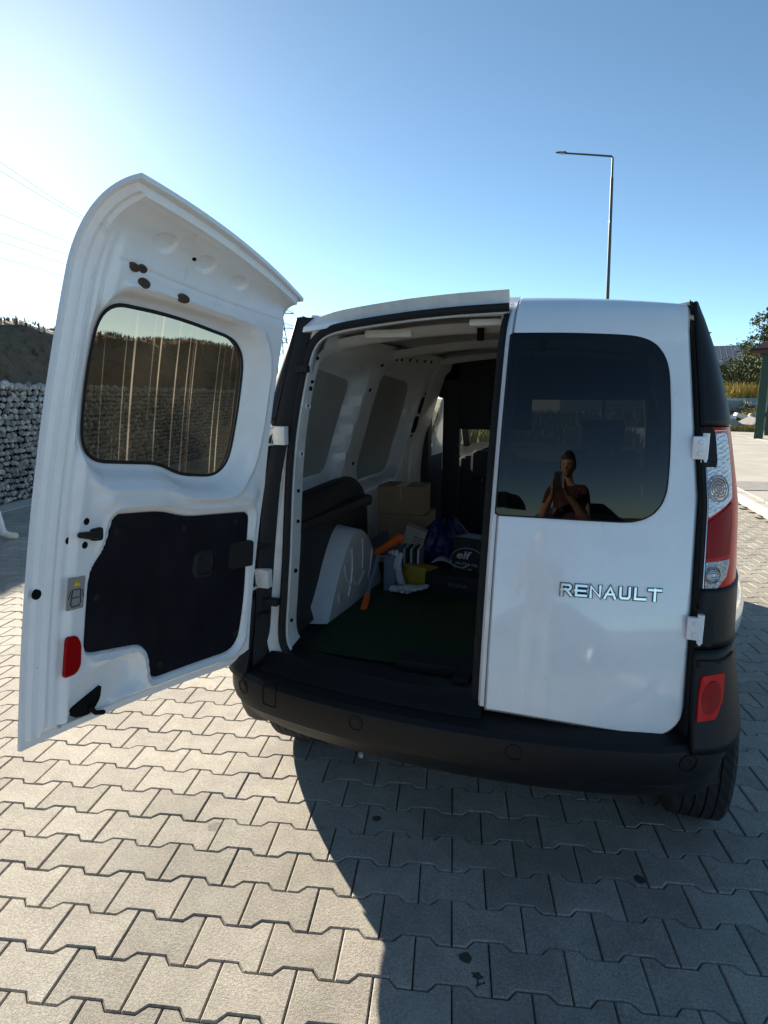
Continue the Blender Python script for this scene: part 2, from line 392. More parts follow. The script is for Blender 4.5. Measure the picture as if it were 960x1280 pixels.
def glass(name, tint, dirt=0, tilt=(0, 0, 0), streak=False, refl=1.0):
    """thin tinted pane: coloured transparency with a Fresnel mirror layer and optional dried dirt"""
    m = bpy.data.materials.new(name); m.use_nodes = True; N = m.node_tree.nodes; L = m.node_tree.links
    N.remove(N['Principled BSDF']); out = N['Material Output']
    tr = N.new('ShaderNodeBsdfTransparent'); tr.inputs[0].default_value = (*tint, 1)
    gl = N.new('ShaderNodeBsdfGlossy'); gl.inputs['Roughness'].default_value = .008; gl.inputs[0].default_value = (refl, refl, refl, 1)
    geo = N.new('ShaderNodeNewGeometry')
    lw = N.new('ShaderNodeLayerWeight'); lw.inputs['Blend'].default_value = .5
    pw = N.new('ShaderNodeMath'); pw.operation = 'POWER'; pw.inputs[1].default_value = 5; L.new(lw.outputs['Facing'], pw.inputs[0])
    fr = N.new('ShaderNodeMath'); fr.operation = 'MULTIPLY_ADD'; fr.inputs[1].default_value = .92; fr.inputs[2].default_value = .075; L.new(pw.outputs[0], fr.inputs[0])
    if any(tilt):
        ad = N.new('ShaderNodeVectorMath'); ad.operation = 'ADD'; ad.inputs[1].default_value = tilt; L.new(geo.outputs['Normal'], ad.inputs[0])
        nm = N.new('ShaderNodeVectorMath'); nm.operation = 'NORMALIZE'; L.new(ad.outputs[0], nm.inputs[0])
        L.new(nm.outputs[0], gl.inputs['Normal']); L.new(nm.outputs[0], lw.inputs['Normal'])
    mx = N.new('ShaderNodeMixShader'); L.new(fr.outputs[0], mx.inputs[0]); L.new(tr.outputs[0], mx.inputs[1]); L.new(gl.outputs[0], mx.inputs[2])
    last = mx
    if dirt:
        df = N.new('ShaderNodeBsdfDiffuse'); df.inputs[0].default_value = (.52, .47, .38, 1)
        tl = N.new('ShaderNodeBsdfTranslucent'); tl.inputs[0].default_value = (.55, .48, .36, 1)
        ds = N.new('ShaderNodeMixShader'); ds.inputs[0].default_value = .55; L.new(df.outputs[0], ds.inputs[1]); L.new(tl.outputs[0], ds.inputs[2])
        mp = N.new('ShaderNodeMapping'); mp.inputs['Scale'].default_value = (0 if streak else 1, 1, 1 if not streak else .0045); mp.inputs['Rotation'].default_value = (rad(-6), 0, 0)
        L.new(geo.outputs['Position'], mp.inputs[0])
        n = N.new('ShaderNodeTexNoise'); n.inputs['Scale'].default_value = 85; n.inputs['Detail'].default_value = 2; L.new(mp.outputs[0], n.inputs[0])
        r = N.new('ShaderNodeMapRange'); r.inputs[1].default_value = .61; r.inputs[2].default_value = .70; r.inputs[3].default_value = 0; r.inputs[4].default_value = dirt*2.0; L.new(n.outputs[0], r.inputs[0])
        n2 = N.new('ShaderNodeTexNoise'); n2.inputs['Scale'].default_value = 5; n2.inputs['Detail'].default_value = 6; L.new(geo.outputs['Position'], n2.inputs[0])
        r2 = N.new('ShaderNodeMapRange'); r2.inputs[1].default_value = .35; r2.inputs[2].default_value = .7; r2.inputs[3].default_value = dirt*.03; r2.inputs[4].default_value = dirt*.20; L.new(n2.outputs[0], r2.inputs[0])
        mu = N.new('ShaderNodeMath'); mu.operation = 'MULTIPLY'; L.new(r.outputs[0], mu.inputs[0])
        r3 = N.new('ShaderNodeMapRange'); r3.inputs[1].default_value = .4; r3.inputs[2].default_value = .6; r3.inputs[3].default_value = .25; r3.inputs[4].default_value = 1; L.new(n2.outputs[0], r3.inputs[0]); L.new(r3.outputs[0], mu.inputs[1])
        a = N.new('ShaderNodeMath'); a.operation = 'ADD'; a.use_clamp = True; L.new(mu.outputs[0], a.inputs[0]); L.new(r2.outputs[0], a.inputs[1])
        m2 = N.new('ShaderNodeMixShader'); L.new(a.outputs[0], m2.inputs[0]); L.new(mx.outputs[0], m2.inputs[1]); L.new(ds.outputs[0], m2.inputs[2]); last = m2
    L.new(last.outputs[0], out.inputs[0])
    return m
m_glass_rear = glass('privacy_glass', (.060, .064, .070), dirt=0, tilt=(-.055, 0, -.150), refl=.34)
m_glass_open = glass('dusty_privacy_glass', (.31, .27, .205), dirt=.15, streak=True)
m_glass_clear = glass('clear_glass', (.82, .86, .84))

def grime(m, amt=.5, tone=(.30, .27, .22), sc=6):
    """road dust in irregular patches plus small dark scuffs"""
    N, L, b = nodes(m); geo = N.new('ShaderNodeNewGeometry'); src = b.inputs['Base Color'].links[0].from_socket
    def lay(scale, lo, hi, a, col, stretch=(1, 1, 1), det=8):
        nonlocal src
        mp = N.new('ShaderNodeMapping'); mp.inputs['Scale'].default_value = stretch; L.new(geo.outputs['Position'], mp.inputs[0])
        n = N.new('ShaderNodeTexNoise'); n.inputs['Scale'].default_value = scale; n.inputs['Detail'].default_value = det; n.inputs['Roughness'].default_value = .7; L.new(mp.outputs[0], n.inputs[0])
        r = N.new('ShaderNodeMapRange'); r.inputs[1].default_value = lo; r.inputs[2].default_value = hi; r.inputs[3].default_value = 0; r.inputs[4].default_value = a; L.new(n.outputs[0], r.inputs[0])
        mx = N.new('ShaderNodeMix'); mx.data_type = 'RGBA'; L.new(r.outputs[0], mx.inputs[0]); L.new(src, mx.inputs[6]); mx.inputs[7].default_value = (*col, 1); src = mx.outputs[2]
    lay(sc, .45, .75, amt*.35, tone); lay(sc*2.2, .62, .72, amt*.5, tone, (1, 1, .35)); lay(55, .70, .74, amt, (.10, .09, .08), (1, 1, 1), 4)
    L.new(src, b.inputs['Base Color'])
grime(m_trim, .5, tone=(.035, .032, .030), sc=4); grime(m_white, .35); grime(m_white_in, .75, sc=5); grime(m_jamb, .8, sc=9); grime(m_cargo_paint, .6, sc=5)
# ------------------------------------------------------------------ van: reference surfaces (metres, rear centre at x=0, forward = +Y)
XS = .120                                       # seam between the two rear doors
def Yr(x, z):
    u = z-1.2; return .0032+.2528*u+.125*u*u+.0237*u**3-.0905*(1-(x/.63)**2)
def xE(z): return .628-.0922*np.maximum(0, z-1.2)
def S(x, v, o=0.0):
    """rear door skin; v is height up to 1.62 m and then runs over the curled top. o = inward offset"""
    x = np.asarray(x, float); v = np.asarray(v, float); o = np.asarray(o, float)
    def base(x, v):
        zt = 1.770-.125*x*x
        y0 = Yr(x, 1.62); t = np.clip((v-1.62)/.30, 0, 1); s = 1-t
        ll = .252-.03*(x/.57)**2-y0
        y = s**3*y0+3*s*s*t*(y0+.14*ll)+3*s*t*t*(y0+.47*ll)+t**3*(y0+ll)
        z = s**3*1.62+3*s*s*t*1.70+3*s*t*t*(zt+.006)+t**3*(zt-.004)
        lo = v <= 1.62
        return np.where(lo, Yr(x, v), y), np.where(lo, v, z)
    e = 2e-3
    y, z = base(x, v); y1, z1 = base(x, v+e); y0_, z0_ = base(x, v-e)
    ty, tz = y1-y0_, z1-z0_; l = np.hypot(ty, tz)
    ny, nz = tz/l, -ty/l
    return np.stack(np.broadcast_arrays(x, y+ny*o, z+nz*o), -1)
def Sf(x, v, o=0): return tuple(S(x, v, o))
CWZ = [.2, .6, .8, 1.0, 1.13, 1.25, 1.38, 1.45, 1.53, 1.61, 1.68, 1.72, 1.75]
CWW = [.118, .118, .116, .116, .113, .107, .099, .092, .079, .062, .040, .022, .008]
PT = [0, .2, .4, .6, .8, 1.0]; PX = [0, .36, .66, .86, .98, 1.05]; PY = [0, .012, .042, .10, .18, .28]
def corner(t, z, o=0.0, sgn=1):
    """rear corner skin from the door edge (t=0) round to the flank (t=1); o = outward offset"""
    cw = np.interp(z, CWZ, CWW); e = float(xE(z))+.010
    def p(t):
        return e+cw*np.interp(t, PT, PX), Yr(.63, z)+np.interp(t, PT, PY)
    a, b = p(max(0, t-.08)), p(min(1, t+.08)); x, y = p(t)
    tx, ty = b[0]-a[0], b[1]-a[1]; l = math.hypot(tx, ty) or 1
    return (sgn*(x+ty/l*o), y-tx/l*o, z)
# Chaikin-smooth the corner table so it reads as one curve
_tt = np.linspace(0, 1, 41)
def _sm(tab):
    y = np.interp(_tt, PT, tab)
    for _ in range(30): y[1:-1] = .25*y[:-2]+.5*y[1:-1]+.25*y[2:]
    return y
PXs, PYs = _sm(PX), _sm(PY); PT = _tt; PX = PXs; PY = PYs

HING = Vector((-.656, -.042, 1.1)); HAX = Vector((0, math.sin(rad(6.76)), math.cos(rad(6.76))))
OPEN = Matrix.Translation(HING) @ Matrix.Rotation(rad(-91.04), 4, HAX) @ Matrix.Translation(-HING)
OPN = np.array(OPEN)
def swing(V): 
    V = np.asarray([tuple(v) for v in V], float); return (np.c_[V, np.ones(len(V))] @ OPN.T)[:, :3]
def mkd(name, VF, mat, parent, **k): return mk(name, (swing(VF[0]), VF[1]), mat, parent, **k)

van = empty('parked_van', (0, 0, 0))
tag(van, 'white panel van with its left rear door swung open and black bumper', 'van')

# ------------------------------------------------------------------ left rear door, swung open
WIN_L = round_poly([(.028, 1.590, .07), (-.19, 1.608, .2), (-.455, 1.590, .085), (-.480, 1.40, .3), (-.472, 1.222, .085), (-.30, 1.228, .06), (-.225, 1.256, .06), (.020, 1.256, .075), (.036, 1.44, .3)], seg=7)
PANEL = round_poly([(-.060, 1.140, .02), (-.215, 1.141, .05), (-.30, 1.120, .05), (-.540, 1.120, .02), (-.558, .86, .2), (-.540, .700, .06), (-.225, .698, .02), (-.207, .800, .055), (-.004, .822, .025), (-.004, 1.015, .04), (-.045, 1.06, .03)], seg=5)
POCKET = round_poly([(.035, .74, .03), (-.10, .795, .04), (-.185, .785, .03), (-.205, .69, .05), (-.10, .655, .03), (.04, .65, .02)], seg=4)
def door_bottom(x, xh):       # xh hinge-side edge (positive distance)
    d = np.clip((np.abs(x)-(xh-.085))/.085, 0, 1); return .632-.034*np.clip((x-.12)/.45, 0, 1)**1.5+.085*(1-np.sqrt(np.maximum(0, 1-d*d)))
def door_uv(nu, nv, right=False):
    U, W = np.meshgrid(np.linspace(0, 1, nu+1), np.linspace(0, 1, nv+1), indexing='ij')
    ve = 1.92
    z_ = .632+(ve-.632)*W
    xh = np.where(z_ < 1.66, xE(z_), xE(1.66)-.0*z_)
    if right: X = XS+.006+(xh-XS-.006)*U
    else: X = -xh+(XS+xh)*U
    zb = door_bottom(X if right else np.where(X < 0, X, 0), .628)
    Z = zb+(ve-zb)*W
    return X, Z
def grid_faces(nu, nv, keep=None):
    F = []
    for i in range(nu):
        for j in range(nv):
            a = i*(nv+1)+j; q = (a, a+nv+1, a+nv+2, a+1)
            if keep is None or keep(q): F.append(q)
    return F
def snap(poly, X, Z, cell):
    d = sdf(poly, X, Z); e = .002
    gx = (sdf(poly, X+e, Z)-sdf(poly, X-e, Z))/(2*e); gz = (sdf(poly, X, Z+e)-sdf(poly, X, Z-e))/(2*e)
    k = np.abs(d) < cell*.62
    return np.where(k, X-gx*d, X), np.where(k, Z-gz*d, Z)
nu, nv = 150, 244
X, Z = door_uv(nu, nv)
X, Z = snap(WIN_L, X, Z, .0054)
dw = sdf(WIN_L, X, Z); dp = sdf(PANEL, X, Z); dk = sdf(POCKET, X, Z)
e_h = X+xE(np.minimum(Z, 1.66)); e_l = XS-X; e_b = Z-door_bottom(np.where(X < 0, X, 0), .628); e_t = 1.92-Z
e_min = np.minimum(np.minimum(e_h, e_b), e_t)
O = .010+.018*smoothstep(.018, .0215, e_min)+.030*smoothstep(.034, .045, e_min)
Ol = .010+.012*smoothstep(.012, .0155, e_l)+.014*smoothstep(.030, .035, e_l)+.006*smoothstep(.048, .051, e_l)+.016*smoothstep(.066, .078, e_l)
O = np.minimum(O, Ol)
O = np.where(Z > 1.60, np.minimum(O, .030+(O-.030)*(1-smoothstep(1.66, 1.80, Z))), O)
O += -.004*np.exp(-((Z-1.705)/.003)**2)*smoothstep(.05, .09, e_l)*smoothstep(.03, .06, e_h)     # crease under the roof curl
O -= .046*(1-smoothstep(.006, .044, dw))*smoothstep(.01, .05, e_l)                              # window reveal
O += .008*np.exp(-((dw-.056)/.008)**2)*smoothstep(.09, .12, e_l)                                # raised bead round the reveal
O += .016*np.exp(-((Z-1.175)/.030)**2)*smoothstep(.10, .16, e_l)*smoothstep(.05, .10, e_h)*smoothstep(.02, .05, dw)   # shelf between window and trim
O += .006*np.exp(-((dp-.022)/.006)**2)*smoothstep(.128, .150, e_l)*smoothstep(.05, .07, e_h)
O -= .016*(1-smoothstep(-.003, .007, dp))                                                       # rebate for the trim board
O -= .030*(1-smoothstep(-.022, .004, dk))                                                       # lock pocket
for cx, cz in ((-.06, 1.80), (-.20, 1.80), (-.335, 1.80)):                                      # three pressed arches in the curl
    rr = np.hypot((X-cx)/.034, (Z-cz)/.034); O -= .006*(1-smoothstep(.80, 1.0, rr))*(Z > cz-.03)
O = np.maximum(O, .008)
V = S(X, Z, O).reshape(-1, 3); dwf = dw.reshape(-1)
inner = (V, grid_faces(nu, nv, lambda q: not all(dwf[i] < .0005 for i in q)))
Vo = S(X, Z, 0*O).reshape(-1, 3)
outer = (Vo, [f[::-1] for f in inner[1]])
rim = []
n1 = nv+1; N_ = (nu+1)*n1
for i in range(nu): rim += [(i*n1, (i+1)*n1, (i+1)*n1+N_, i*n1+N_), (i*n1+nv, i*n1+nv+N_, (i+1)*n1+nv+N_, (i+1)*n1+nv)]
for j in range(nv): rim += [(j, j+N_, j+1+N_, j+1), (nu*n1+j, nu*n1+j+1, nu*n1+j+1+N_, nu*n1+j+N_)]
VF = join(inner, outer); VF = (VF[0], VF[1]+rim)
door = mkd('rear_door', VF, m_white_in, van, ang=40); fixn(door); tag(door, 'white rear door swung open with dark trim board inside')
wl_ = WIN_L
mkd('window_seal', band(grow(wl_, -.004), grow(wl_, .0045), Sf, .0165, n=110), m_rubber, door)
gp = mkd('window_pane', patch(grow(wl_, .003), Sf, .009, None, rings=7, n=80), m_glass_open, door); tag(gp, 'dusty tinted pane streaked with dried water')
bo = mkd('board_edge', patch(grow(PANEL, .0035), Sf, .046, .030, rings=4, n=130), m_edge, door)
bd = mkd('trim_board', patch(PANEL, Sf, .0535, .040, rings=8, bev=.004, n=130), m_trim, door); tag(bd, 'dark hardboard trim with worn edges')
cup = round_poly([(-.345, 1.02, .03), (-.43, 1.02, .03), (-.43, .945, .03), (-.345, .945, .03)], seg=5)
mkd('pull_cup', join(band(grow(cup, -.010), cup, Sf, .060, n=40, o2=.054), patch(grow(cup, -.010), Sf, .056, None, rings=3)), m_rubber, door)
pad = round_poly([(-.480, 1.035, .015), (-.560, 1.035, .008), (-.566, .955, .008), (-.480, .955, .015)], seg=4)
mkd('bump_pad', patch(pad, Sf, .067, .050, rings=3, bev=.05), m_rubber, door)
def disc(x, z, rx, rz, o, back, n=20): return patch([(x+rx*math.cos(2*math.pi*k/n), z+rz*math.sin(2*math.pi*k/n)) for k in range(n)], Sf, o, back, rings=2, bev=.12)
def field_o(x, z):            # inner skin height at a point
    i = np.argmin((X-x)**2+(Z-z)**2); return float(O.reshape(-1)[i])
for x, z, r in ((-.030, 1.663, .0165), (-.152, 1.663, .0165), (.004, 1.697, .0135), (-.021, 1.702, .0135)):
    mkd('plug', disc(x, z, r, r, field_o(x, z)+.0065, field_o(x, z)-.004), M('brown_rubber_plug', (.055, .035, .024), rough=.6) if 'brown_rubber_plug' not in bpy.data.materials else bpy.data.materials['brown_rubber_plug'], door)
for x, z, r in ((.023, 1.130, .0085), (.053, 1.087, .0085), (.021, 1.077, .0085), (.105, .973, .0115), (-.16, 1.795, .007)):
    mkd('fixing_hole', disc(x, z, r, r, field_o(x, z)+.0012, field_o(x, z)-.004), m_dark, door)
ol = field_o(.0, 1.10)
mkd('lock_handle', join(patch(round_poly([(.012, 1.112, .008), (-.022, 1.116, .008), (-.026, 1.085, .008), (.010, 1.086, .008)], seg=3), Sf, ol+.006, ol-.006, rings=2),
    tube([Sf(.052, 1.104, ol+.012), Sf(.030, 1.102, ol+.014), Sf(.0, 1.100, ol+.012)], [.006, .0085, .0085], 8)), m_rubber, door)
lab = round_poly([(.060, 1.008, .003), (.012, 1.008, .003), (.012, .935, .003), (.060, .935, .003)], seg=2)
olb = field_o(.036, .97)
m_lab = M('grey_sticker', (.26, .26, .25), rough=.5)
wl1 = mkd('warning_label', patch(lab, Sf, olb+.0012, olb-.001, rings=2), m_lab, door)
m_yel = M('yellow_print', (.75, .50, .03), rough=.5); m_ink = M('black_print', (.02, .02, .02), rough=.5); m_wht = M('white_print', (.75, .75, .75), rough=.5)
mkd('print', patch([(.036, 1.005), (.026, .988), (.046, .988)], Sf, olb+.0020, None, rings=2), m_yel, wl1)
pr = join(patch([(.0375, 1.000), (.0345, 1.000), (.0355, .993), (.0365, .993)], Sf, olb+.0026, None, rings=1),
     tube([Sf(.025, .980, olb+.002), Sf(.047, .980, olb+.002), Sf(.050, .950, olb+.002), Sf(.046, .942, olb+.002), Sf(.026, .942, olb+.002), Sf(.022, .950, olb+.002)], .0012, 4, closed=True),
     tube([Sf(.020, .978, olb+.002), Sf(.014, .960, olb+.002)], .0012, 4), tube([Sf(.052, .978, olb+.002), Sf(.057, .960, olb+.002)], .0012, 4), tube([Sf(.026, .962, olb+.002), Sf(.046, .962, olb+.002)], .0008, 4))
mkd('print', pr, m_ink, wl1)
ref = round_poly([(.056, .875, .012), (.026, .875, .012), (.012, .855, .012), (.010, .800, .012), (.022, .783, .01), (.058, .783, .01)], seg=4)
orf = field_o(.035, .83)
mkd('reflector', patch(ref, Sf, orf+.004, orf-.003, rings=3, bev=.06), m_red_dk, door)
lk = round_poly([(-.080, .722, .006), (-.078, .690, .02), (-.050, .660, .03), (.0, .668, .03), (.010, .690, .01)], seg=5); okk = field_o(-.04, .69)
mkd('lower_lock', join(patch(lk, Sf, okk+.008, okk-.006, rings=3), tube([Sf(-.040, .682, okk+.012), Sf(-.055, .664, okk+.018), Sf(-.080, .657, okk+.018)], .006, 6)), m_dark, door)
for px_, pz_ in ((-.075, 1.10), (-.30, 1.09), (-.49, 1.095), (-.03, .95), (-.53, .75), (-.25, .73)):
    mkd('trim_clip', disc(px_, pz_, .009, .009, .0560, .052, n=12), m_rubber, door)

seal_p = [Sf(-float(xE(z))+.027, z, .031) for z in np.linspace(.74, 1.68, 40)]
mkd('seam_sealer', join(tube(seal_p, .0022, 5), tube([Sf(x, float(door_bottom(np.array(x if x < 0 else 0.), .628))+.027, .031) for x in np.linspace(-.56, .03, 40)], .0022, 5), tube([Sf(.0845, z, .037) for z in np.linspace(.69, 1.66, 40)], .0014, 5)), m_white_in, door)
# ------------------------------------------------------------------ right rear door, closed
WIN_R = round_poly([(.1245, 1.652, .004), (.30, 1.649, .3), (.530, 1.632, .135), (.552, 1.37, .3), (.548, 1.152, .105), (.30, 1.157, .3), (.1245, 1.159, .004)], seg=8)
nu, nv = 64, 150
X, Z = door_uv(nu, nv, True); HOLE = [(max(a, .150) if a < .2 else a, b) for a, b in grow(WIN_R, -.016)]
X, Z = snap(HOLE, X, Z, .0086); dh = sdf(HOLE, X, Z)
O = .0*X; dwr = sdf(WIN_R, X, Z)
e = np.minimum(np.minimum(X-XS-.006, xE(np.minimum(Z, 1.66))-X), Z-door_bottom(X, .628))
O += .008*(1-smoothstep(0, .007, e))**2
O += .0045*(1-smoothstep(-.002, .0015, dwr))
V = S(X, Z, O).reshape(-1, 3); dhf = dh.reshape(-1)
rdoor = mk('rear_door', (V, [f[::-1] for f in grid_faces(nu, nv, lambda q: not all(dhf[i] < .0005 for i in q))]), m_white, van, ang=40); fixn(rdoor)
tag(rdoor, 'closed white rear door with dark privacy glass')
sol = rdoor.modifiers.new('skin', 'SOLIDIFY'); sol.thickness = .004; sol.offset = -1
mk('window_pane', patch(WIN_R, Sf, -.0020, .004, rings=9, n=140), m_glass_rear, rdoor)
mk('window_seal', band(grow(WIN_R, -.0002), grow(WIN_R, .0040), Sf, -.0012, n=140), m_rubber, rdoor)
# stepped flange and rubber along the free edge of the closed door
fl = [(XS+.006, .002), (XS+.005, .012), (XS-.006, .013), (XS-.012, .020), (XS-.013, .030), (XS-.016, .034)]
zs = [.64+(1.90-.64)*k/60 for k in range(61)]
mk('door_flange', ([Sf(x, z, o) for z in zs for x, o in fl], [(k*6+i, k*6+i+1, (k+1)*6+i+1, (k+1)*6+i) for k in range(60) for i in range(5)]), m_white, rdoor, ang=20)
mk('edge_seal', tube([Sf(XS-.026, z, .045) for z in zs], .0125, 8), m_rubber, rdoor)
# lettering badge
LG0, LG1, LGZ = .302, .556, .957
def strokes(letter):            # extended capitals drawn as thick strokes in a unit box
    return {'R': [[(0, 0), (0, 1), (.78, 1), (.95, .88), (.95, .66), (.78, .52), (.05, .52)], [(.50, .52), (1, 0)]],
            'E': [[(1, 1), (0, 1), (0, 0), (1, 0)], [(0, .5), (.9, .5)]], 'N': [[(0, 0), (0, 1), (1, 0), (1, 1)]],
            'A': [[(-.02, 0), (.5, 1), (1.02, 0)], [(.2, .32), (.8, .32)]], 'U': [[(0, 1), (0, .2), (.14, 0), (.86, 0), (1, .2), (1, 1)]],
            'L': [[(0, 1), (0, 0), (1, 0)]], 'T': [[(-.04, 1), (1.04, 1)], [(.5, 1), (.5, 0)]]}[letter]
def letter_vf(ch, x0, w, h, th):
    out = []
    for pl_ in strokes(ch):
        P_ = [np.array((x0+th/2+p[0]*(w-th), th/2+p[1]*(h-th))) for p in pl_]; n_ = len(P_); L_, R_ = [], []
        for i_, p in enumerate(P_):
            a_ = (P_[i_]-P_[i_-1]) if i_ else (P_[1]-P_[0]); b_ = (P_[i_+1]-P_[i_]) if i_ < n_-1 else a_
            a_ = a_/np.linalg.norm(a_); b_ = b_/np.linalg.norm(b_); na, nb_ = np.array((-a_[1], a_[0])), np.array((-b_[1], b_[0])); m_ = na+nb_; m_ /= np.linalg.norm(m_); k_ = th/2/max(.62, float(m_@na))
            e_ = 0
            if i_ == 0: p = p-b_*th/2
            if i_ == n_-1: p = p+a_*th/2
            L_.append(p+m_*k_); R_.append(p-m_*k_)
        ci = 0.55
        V_ = [(q[0], q[1], 0) for q in L_]+[(q[0], q[1], 0) for q in R_]
        mid = [(l+r)/2 for l, r in zip(L_, R_)]
        V_ += [(*(m2+(q-m2)*ci), .0060) for q, m2 in zip(L_, mid)]+[(*(m2+(q-m2)*ci), .0060) for q, m2 in zip(R_, mid)]
        F_ = []
        for i_ in range(n_-1): F_ += [(2*n_+i_, 2*n_+i_+1, 3*n_+i_+1, 3*n_+i_), (i_, i_+1, 2*n_+i_+1, 2*n_+i_), (n_+i_+1, n_+i_, 3*n_+i_, 3*n_+i_+1)]
        F_ += [(0, 2*n_, 3*n_, n_), (n_-1, 2*n_-1, 4*n_-1, 3*n_-1)]
        out.append((V_, F_))
    return join(*out)
word = 'RENAULT'; lw_ = (LG1-LG0)/7
tv_, tf_ = join(*[letter_vf(ch, k*lw_+.002, lw_-.004, .034, .0096) for k, ch in enumerate(word)])
tv_ = [Sf(LG0+v[0], LGZ-v[0]*.016+v[1], -.0016-v[2]) for v in tv_]
bdg = mk('badge_lettering', (tv_, tf_), m_chrome, rdoor, smooth=False)
bv_, bf_ = join(*[letter_vf(ch, k*lw_+.0008, lw_-.0016, .0364, .0122) for k, ch in enumerate(word)])
mk('badge_shadow_backing', ([Sf(LG0+v[0], LGZ-.0012-v[0]*.016+v[1], -.0012-v[2]*.25) for v in bv_], bf_), m_badge_shadow, rdoor, smooth=False)  # wider dark copy of the letters, painted in as their gap shadow
# ------------------------------------------------------------------ van: outer body
WR, WF, WRAD = .60, 3.297, .318               # axle positions and tyre radius
def hw(z): return float(xE(z))+.010+float(np.interp(z, CWZ, CWW))*1.05
def sidex(y, z):
    """half width of the flank"""
    g = float(smoothstep(.30, 1.0, y)); lowf = 1-float(smoothstep(1.0, 1.68, z))
    x = hw(z)+g*(.130*lowf)+.055*math.exp(-((z-.78)/.13)**2)*math.exp(-((y-.55)/.20)**2)
    x -= .045*float(smoothstep(.75, .3, z))*g
    x += .012*math.exp(-((z-.86)/.05)**2)*g-.035*float(smoothstep(.78, .60, z))*(1-g)
    nose = float(smoothstep(3.1, 4.12, y)); x -= nose*nose*.30
    cabin = float(smoothstep(2.3, 3.4, y))*float(smoothstep(1.05, 1.5, z)); x -= cabin*.06
    return x
def roofz(y):                                  # centre line height
    if y < 2.62: return 1.772+.035*math.sin(math.pi*min(1, max(0, (y-.2)/2.6))*.85)
    if y < 3.42: return 1.795-.70*((y-2.62)/.80)**1.06
    t = (y-3.42)/.70; return 1.095-.11*t-.18*t**4
def section(y, n1=26, n2=14):
    zc = roofz(y); zs_ = zc-.13 if y < 2.62 else zc-.10
    zs_ = min(zs_, 1.62); pts = []
    z0 = .30
    for k in range(n1+1):
        z = z0+(zs_-z0)*k/n1; pts.append((sidex(y, z), z))
    xs_ = pts[-1][0]
    for k in range(1, n2+1):
        w = k/n2; a = w*math.pi/2
        pts.append((xs_*math.cos(a)**.62 if k < n2 else 0, zs_+(zc-zs_)*math.sin(a)**.75))
    return pts
ys = [.24+.0*k for k in (0,)]+[.28+(2.62-.28)*k/76 for k in range(77)]+[2.62+.80*k/26 for k in range(1, 27)]+[3.42+.70*k/24 for k in range(1, 25)]
ys = ys[1:]
secs = [section(y) for y in ys]; nP = len(secs[0])
def body_side(sgn):
    V = []; F = []; idx = []
    for y, s in zip(ys, secs):
        for x, z in s:
            sh_ = (Yr(.63, min(z, 1.66))+.255-.28)*(1-float(smoothstep(.28, 1.0, y))) if y < 1 else 0
            V.append((sgn*x, y+sh_, z))
    DWIN = round_poly([(2.14, 1.09, .06), (2.98, 1.07, .05), (2.60, 1.50, .08), (2.14, 1.53, .06)], seg=4)
    for i in range(len(ys)-1):
        for j in range(nP-1):
            q = (i*nP+j, (i+1)*nP+j, (i+1)*nP+j+1, i*nP+j+1)
            c = np.mean([V[k] for k in q], axis=0); y, z = c[1], c[2]
            if min(math.hypot(y-WR, z-WRAD), math.hypot(y-WF, z-WRAD)) < .375: continue
            top = j >= 26
            if top and 2.64 < y < 3.40 and j > 28: continue                       # windscreen
            if not top and sdf(DWIN, np.array([y]), np.array([z]))[0] < 0: continue  # cab door window
            if y < WR and z < .575: continue
            F.append(q if sgn < 0 else q[::-1]); idx.append(1 if (z < .52 or (z < .72 and y < 1.1)) and not top else 0)
    return V, F, idx
for sgn in (1, -1):
    V, F, idx = body_side(sgn)
    o = mk('body_side', (V, F), [m_white, m_black], van, idx=idx, ang=50)
    for wy in (WR, WF):
        mk('wheel_arch_trim', tube([(sgn*(sidex(wy+.375*math.cos(a), max(.3, WRAD+.375*math.sin(a)))+.002), wy+.375*math.cos(a), WRAD+.375*math.sin(a)) for a in np.linspace(-.05, math.pi-.95 if wy == WR else math.pi+.05, 30)], .012, 8), m_black, o)
        mk('wheel_well', grid(lambda u, v: (sgn*(.60+.185*u), wy+.37*math.cos(-.1+(math.pi+.16)*v), WRAD+.37*math.sin(-.1+(math.pi+.16)*v)), 2, 24), m_under, o)
    mk('cab_window', ([(sgn*(sidex(y, z)-.008), y, z) for y, z in round_poly([(2.12, 1.07, .06), (3.02, 1.05, .05), (2.62, 1.53, .08), (2.12, 1.56, .06)], seg=4)], [tuple(range(20))]), m_glass_clear, o)
    mk('door_mirror', box((sgn*1.0, 2.86, 1.10), (.17, .09, .22), bev=.035), m_black, o)
    mk('headlight', patch([(.0, .0), (.16, .02), (.20, .20), (.05, .26)], lambda a, b, oo: (sgn*(sidex(3.98-b, .80)-.17+a+.1*b), 4.13-b*.8, .80+.05*b/.2+oo), .04, -.03, rings=2), m_lens, o)
    mk('rub_strip', tube([(sgn*(sidex(y, .62)+.004), y, .62) for y in np.linspace(1.05, 2.85, 20)], .022, 6), m_black, o)
mk('windscreen', grid(lambda u, v: ((u-.5)*2*(.70-.03*(1-v))*1.02, 2.63+.78*v+.02-.07*(2*u-1)**2*1.0, roofz(2.63+.78*v)-.03-.05*(2*u-1)**2), 16, 12), m_glass_clear, van)
mk('front_grille', box((0, 4.10, .62), (1.05, .10, .34), bev=.04), m_black, van)
mk('front_bumper', grid(lambda u, v: ((u-.5)*1.70, 4.16-.30*abs(2*u-1)**3-.05*(2*v-1)**2, .22+.40*v), 24, 6), m_white, van)
mk('underbody', box((0, 2.15, .30), (1.46, 3.3, .14)), m_under, van)
mk('spare_wheel_well', lathe([(.20, .0), (.20, .33), (.30, .34), (.30, 0)], 24, 'Z', (0.0, .75, 0)), m_under, van)
